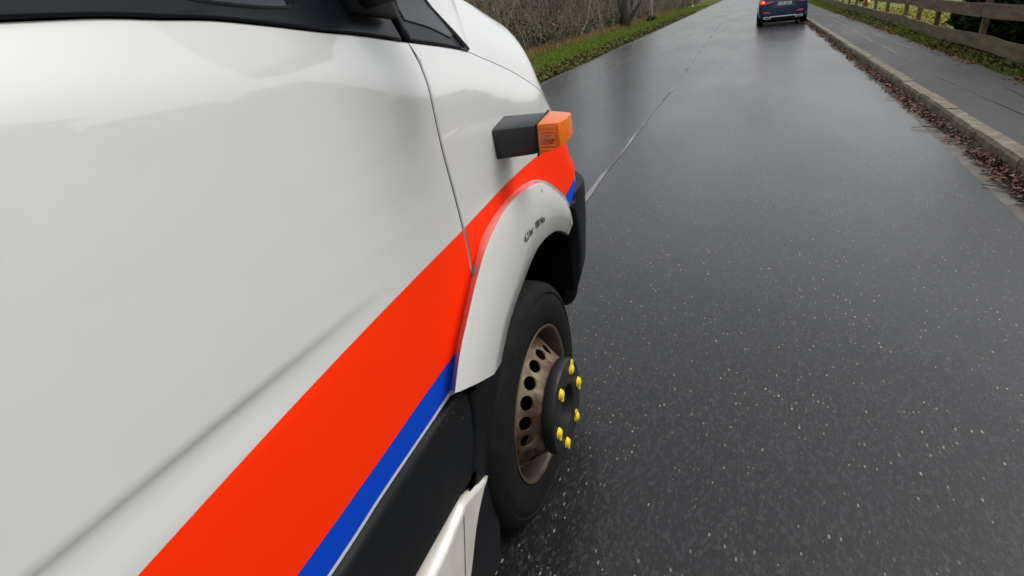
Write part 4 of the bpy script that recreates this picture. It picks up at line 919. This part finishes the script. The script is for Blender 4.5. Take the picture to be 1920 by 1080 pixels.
def tree(x, y, r, h, seed, label, forks=((.25, .35, 2.2),)):
    rt = random.Random(seed); root = empty('bare_tree', (x, y, 0), label, 'tree', 'trees in the thicket')
    bm = bmesh.new(); pts = []; k = 8
    for i in range(k + 1):
        t = i / k; pts.append((.25 * math.sin(t * 3 + seed) * t, .2 * math.sin(t * 2.3 + seed * 2) * t, h * t - .1))
    tube(bm, pts, [r * (1.45 if i == 0 else 1.1 if i == 1 else 1 - .75 * i / k) for i in range(k + 1)], 14)
    for fx, fy, fh in forks:
        tube(bm, [(0, 0, .05), (fx * .5, fy * .5, fh * .3), (fx, fy, fh * .65), (fx * 1.4, fy * 1.2, fh)], [r * .55, r * .45, r * .35, r * .2], 9)
    for v_ in bm.verts: v_.co += Vector((rt.uniform(-1, 1), rt.uniform(-1, 1), 0)) * r * .06
    bmobj('trunk', bm, M['bark'], root, smooth=True)
    n = 160; A = []; B = []
    for i in range(n):
        t = rt.uniform(.3, 1); p = pts[int(t * k)] if t < 1 else pts[-1]; a_ = rt.uniform(0, 2 * PI); L = rt.uniform(.6, 2.2) * (1.2 - t * .6)
        A.append(p); B.append((p[0] + math.cos(a_) * L, p[1] + math.sin(a_) * L, p[2] + L * rt.uniform(.2, 1)))
    A = np.array(A); B = np.array(B); sticks('crown', M['bark'], A, B, np.full(n, .03), kind=None, parent=root)
    # finer twigs from the branch ends
    A2 = np.repeat(A + (B - A) * .6, 6, 0); B2 = np.repeat(B, 6, 0) + rng.normal(0, .45, (n * 6, 3)); sticks('twigs', M['bark'], A2, B2, np.full(n * 6, .010), kind=None, parent=root)
    return root
tree(-7.65, 42.0, .30, 9, 1, 'thick ivy-dark tree trunk standing at the edge of the left verge', ((.5, .3, 2.4), (-.35, .1, 2.0), (.9, -.1, 1.8)))
tree(-9.6, 31.5, .13, 6, 2, 'slender pale leaning tree among the brambles nearest the van', ((.3, .2, 2.0),))
tree(-10.2, 52, .2, 8, 3, 'bare tree in the thicket beyond the verge post', ())
tree(-11.5, 37, .16, 7, 4, 'bare tree deep in the brambles left of the thick trunk', ((.4, .1, 2),))
tree(-10.8, 68, .22, 9, 5, 'bare tree far up the left side of the road', ())
M['zinc'] = mat('zinc_post', (.62, .67, .66), .5, noise=(3, .2, (.50, .55, .54)))
for x, y, r, h, lb in ((-6.95, 49.5, .085, 6.0, 'pale grey metal post on the grass verge beside the thick trunk'), (-7.3, 92, .09, 6.0, 'pale grey metal post farther up the left verge')):
    root = empty('street_post', (x, y, -.03), lb, 'post', 'metal posts on the left verge')
    bm = bmesh.new(); tube(bm, [(0, 0, 0), (0, 0, h)], [r, r * .7], 14); bmobj('pole', bm, M['zinc'], root, smooth=True)
    bm = bmesh.new(); tube(bm, [(0, 0, 0), (0, 0, .05), (0, 0, .12)], [r * 2.0, r * 1.9, r * 1.15], 14); bmobj('base_collar', bm, M['zinc'], root, smooth=True)
    bm = bmesh.new(); tube(bm, [(0, 0, h), (.25, 0, h + .15), (.9, 0, h + .2)], [r * .6, r * .5, r * .5], 8); box(bm, (.85, -.12, h + .14), (1.45, .12, h + .24)); bmobj('lamp_head', bm, M['zinc'], root)
n = 500; tag(field('post_weeds', M['ivy'], blob_points(n, (-6.95, 49.3, .12), (.45, .45, .25), .1), .09, 1.5, 1, .2), 'tuft of green weeds round the foot of the pale metal post', 'plants', kind='stuff')
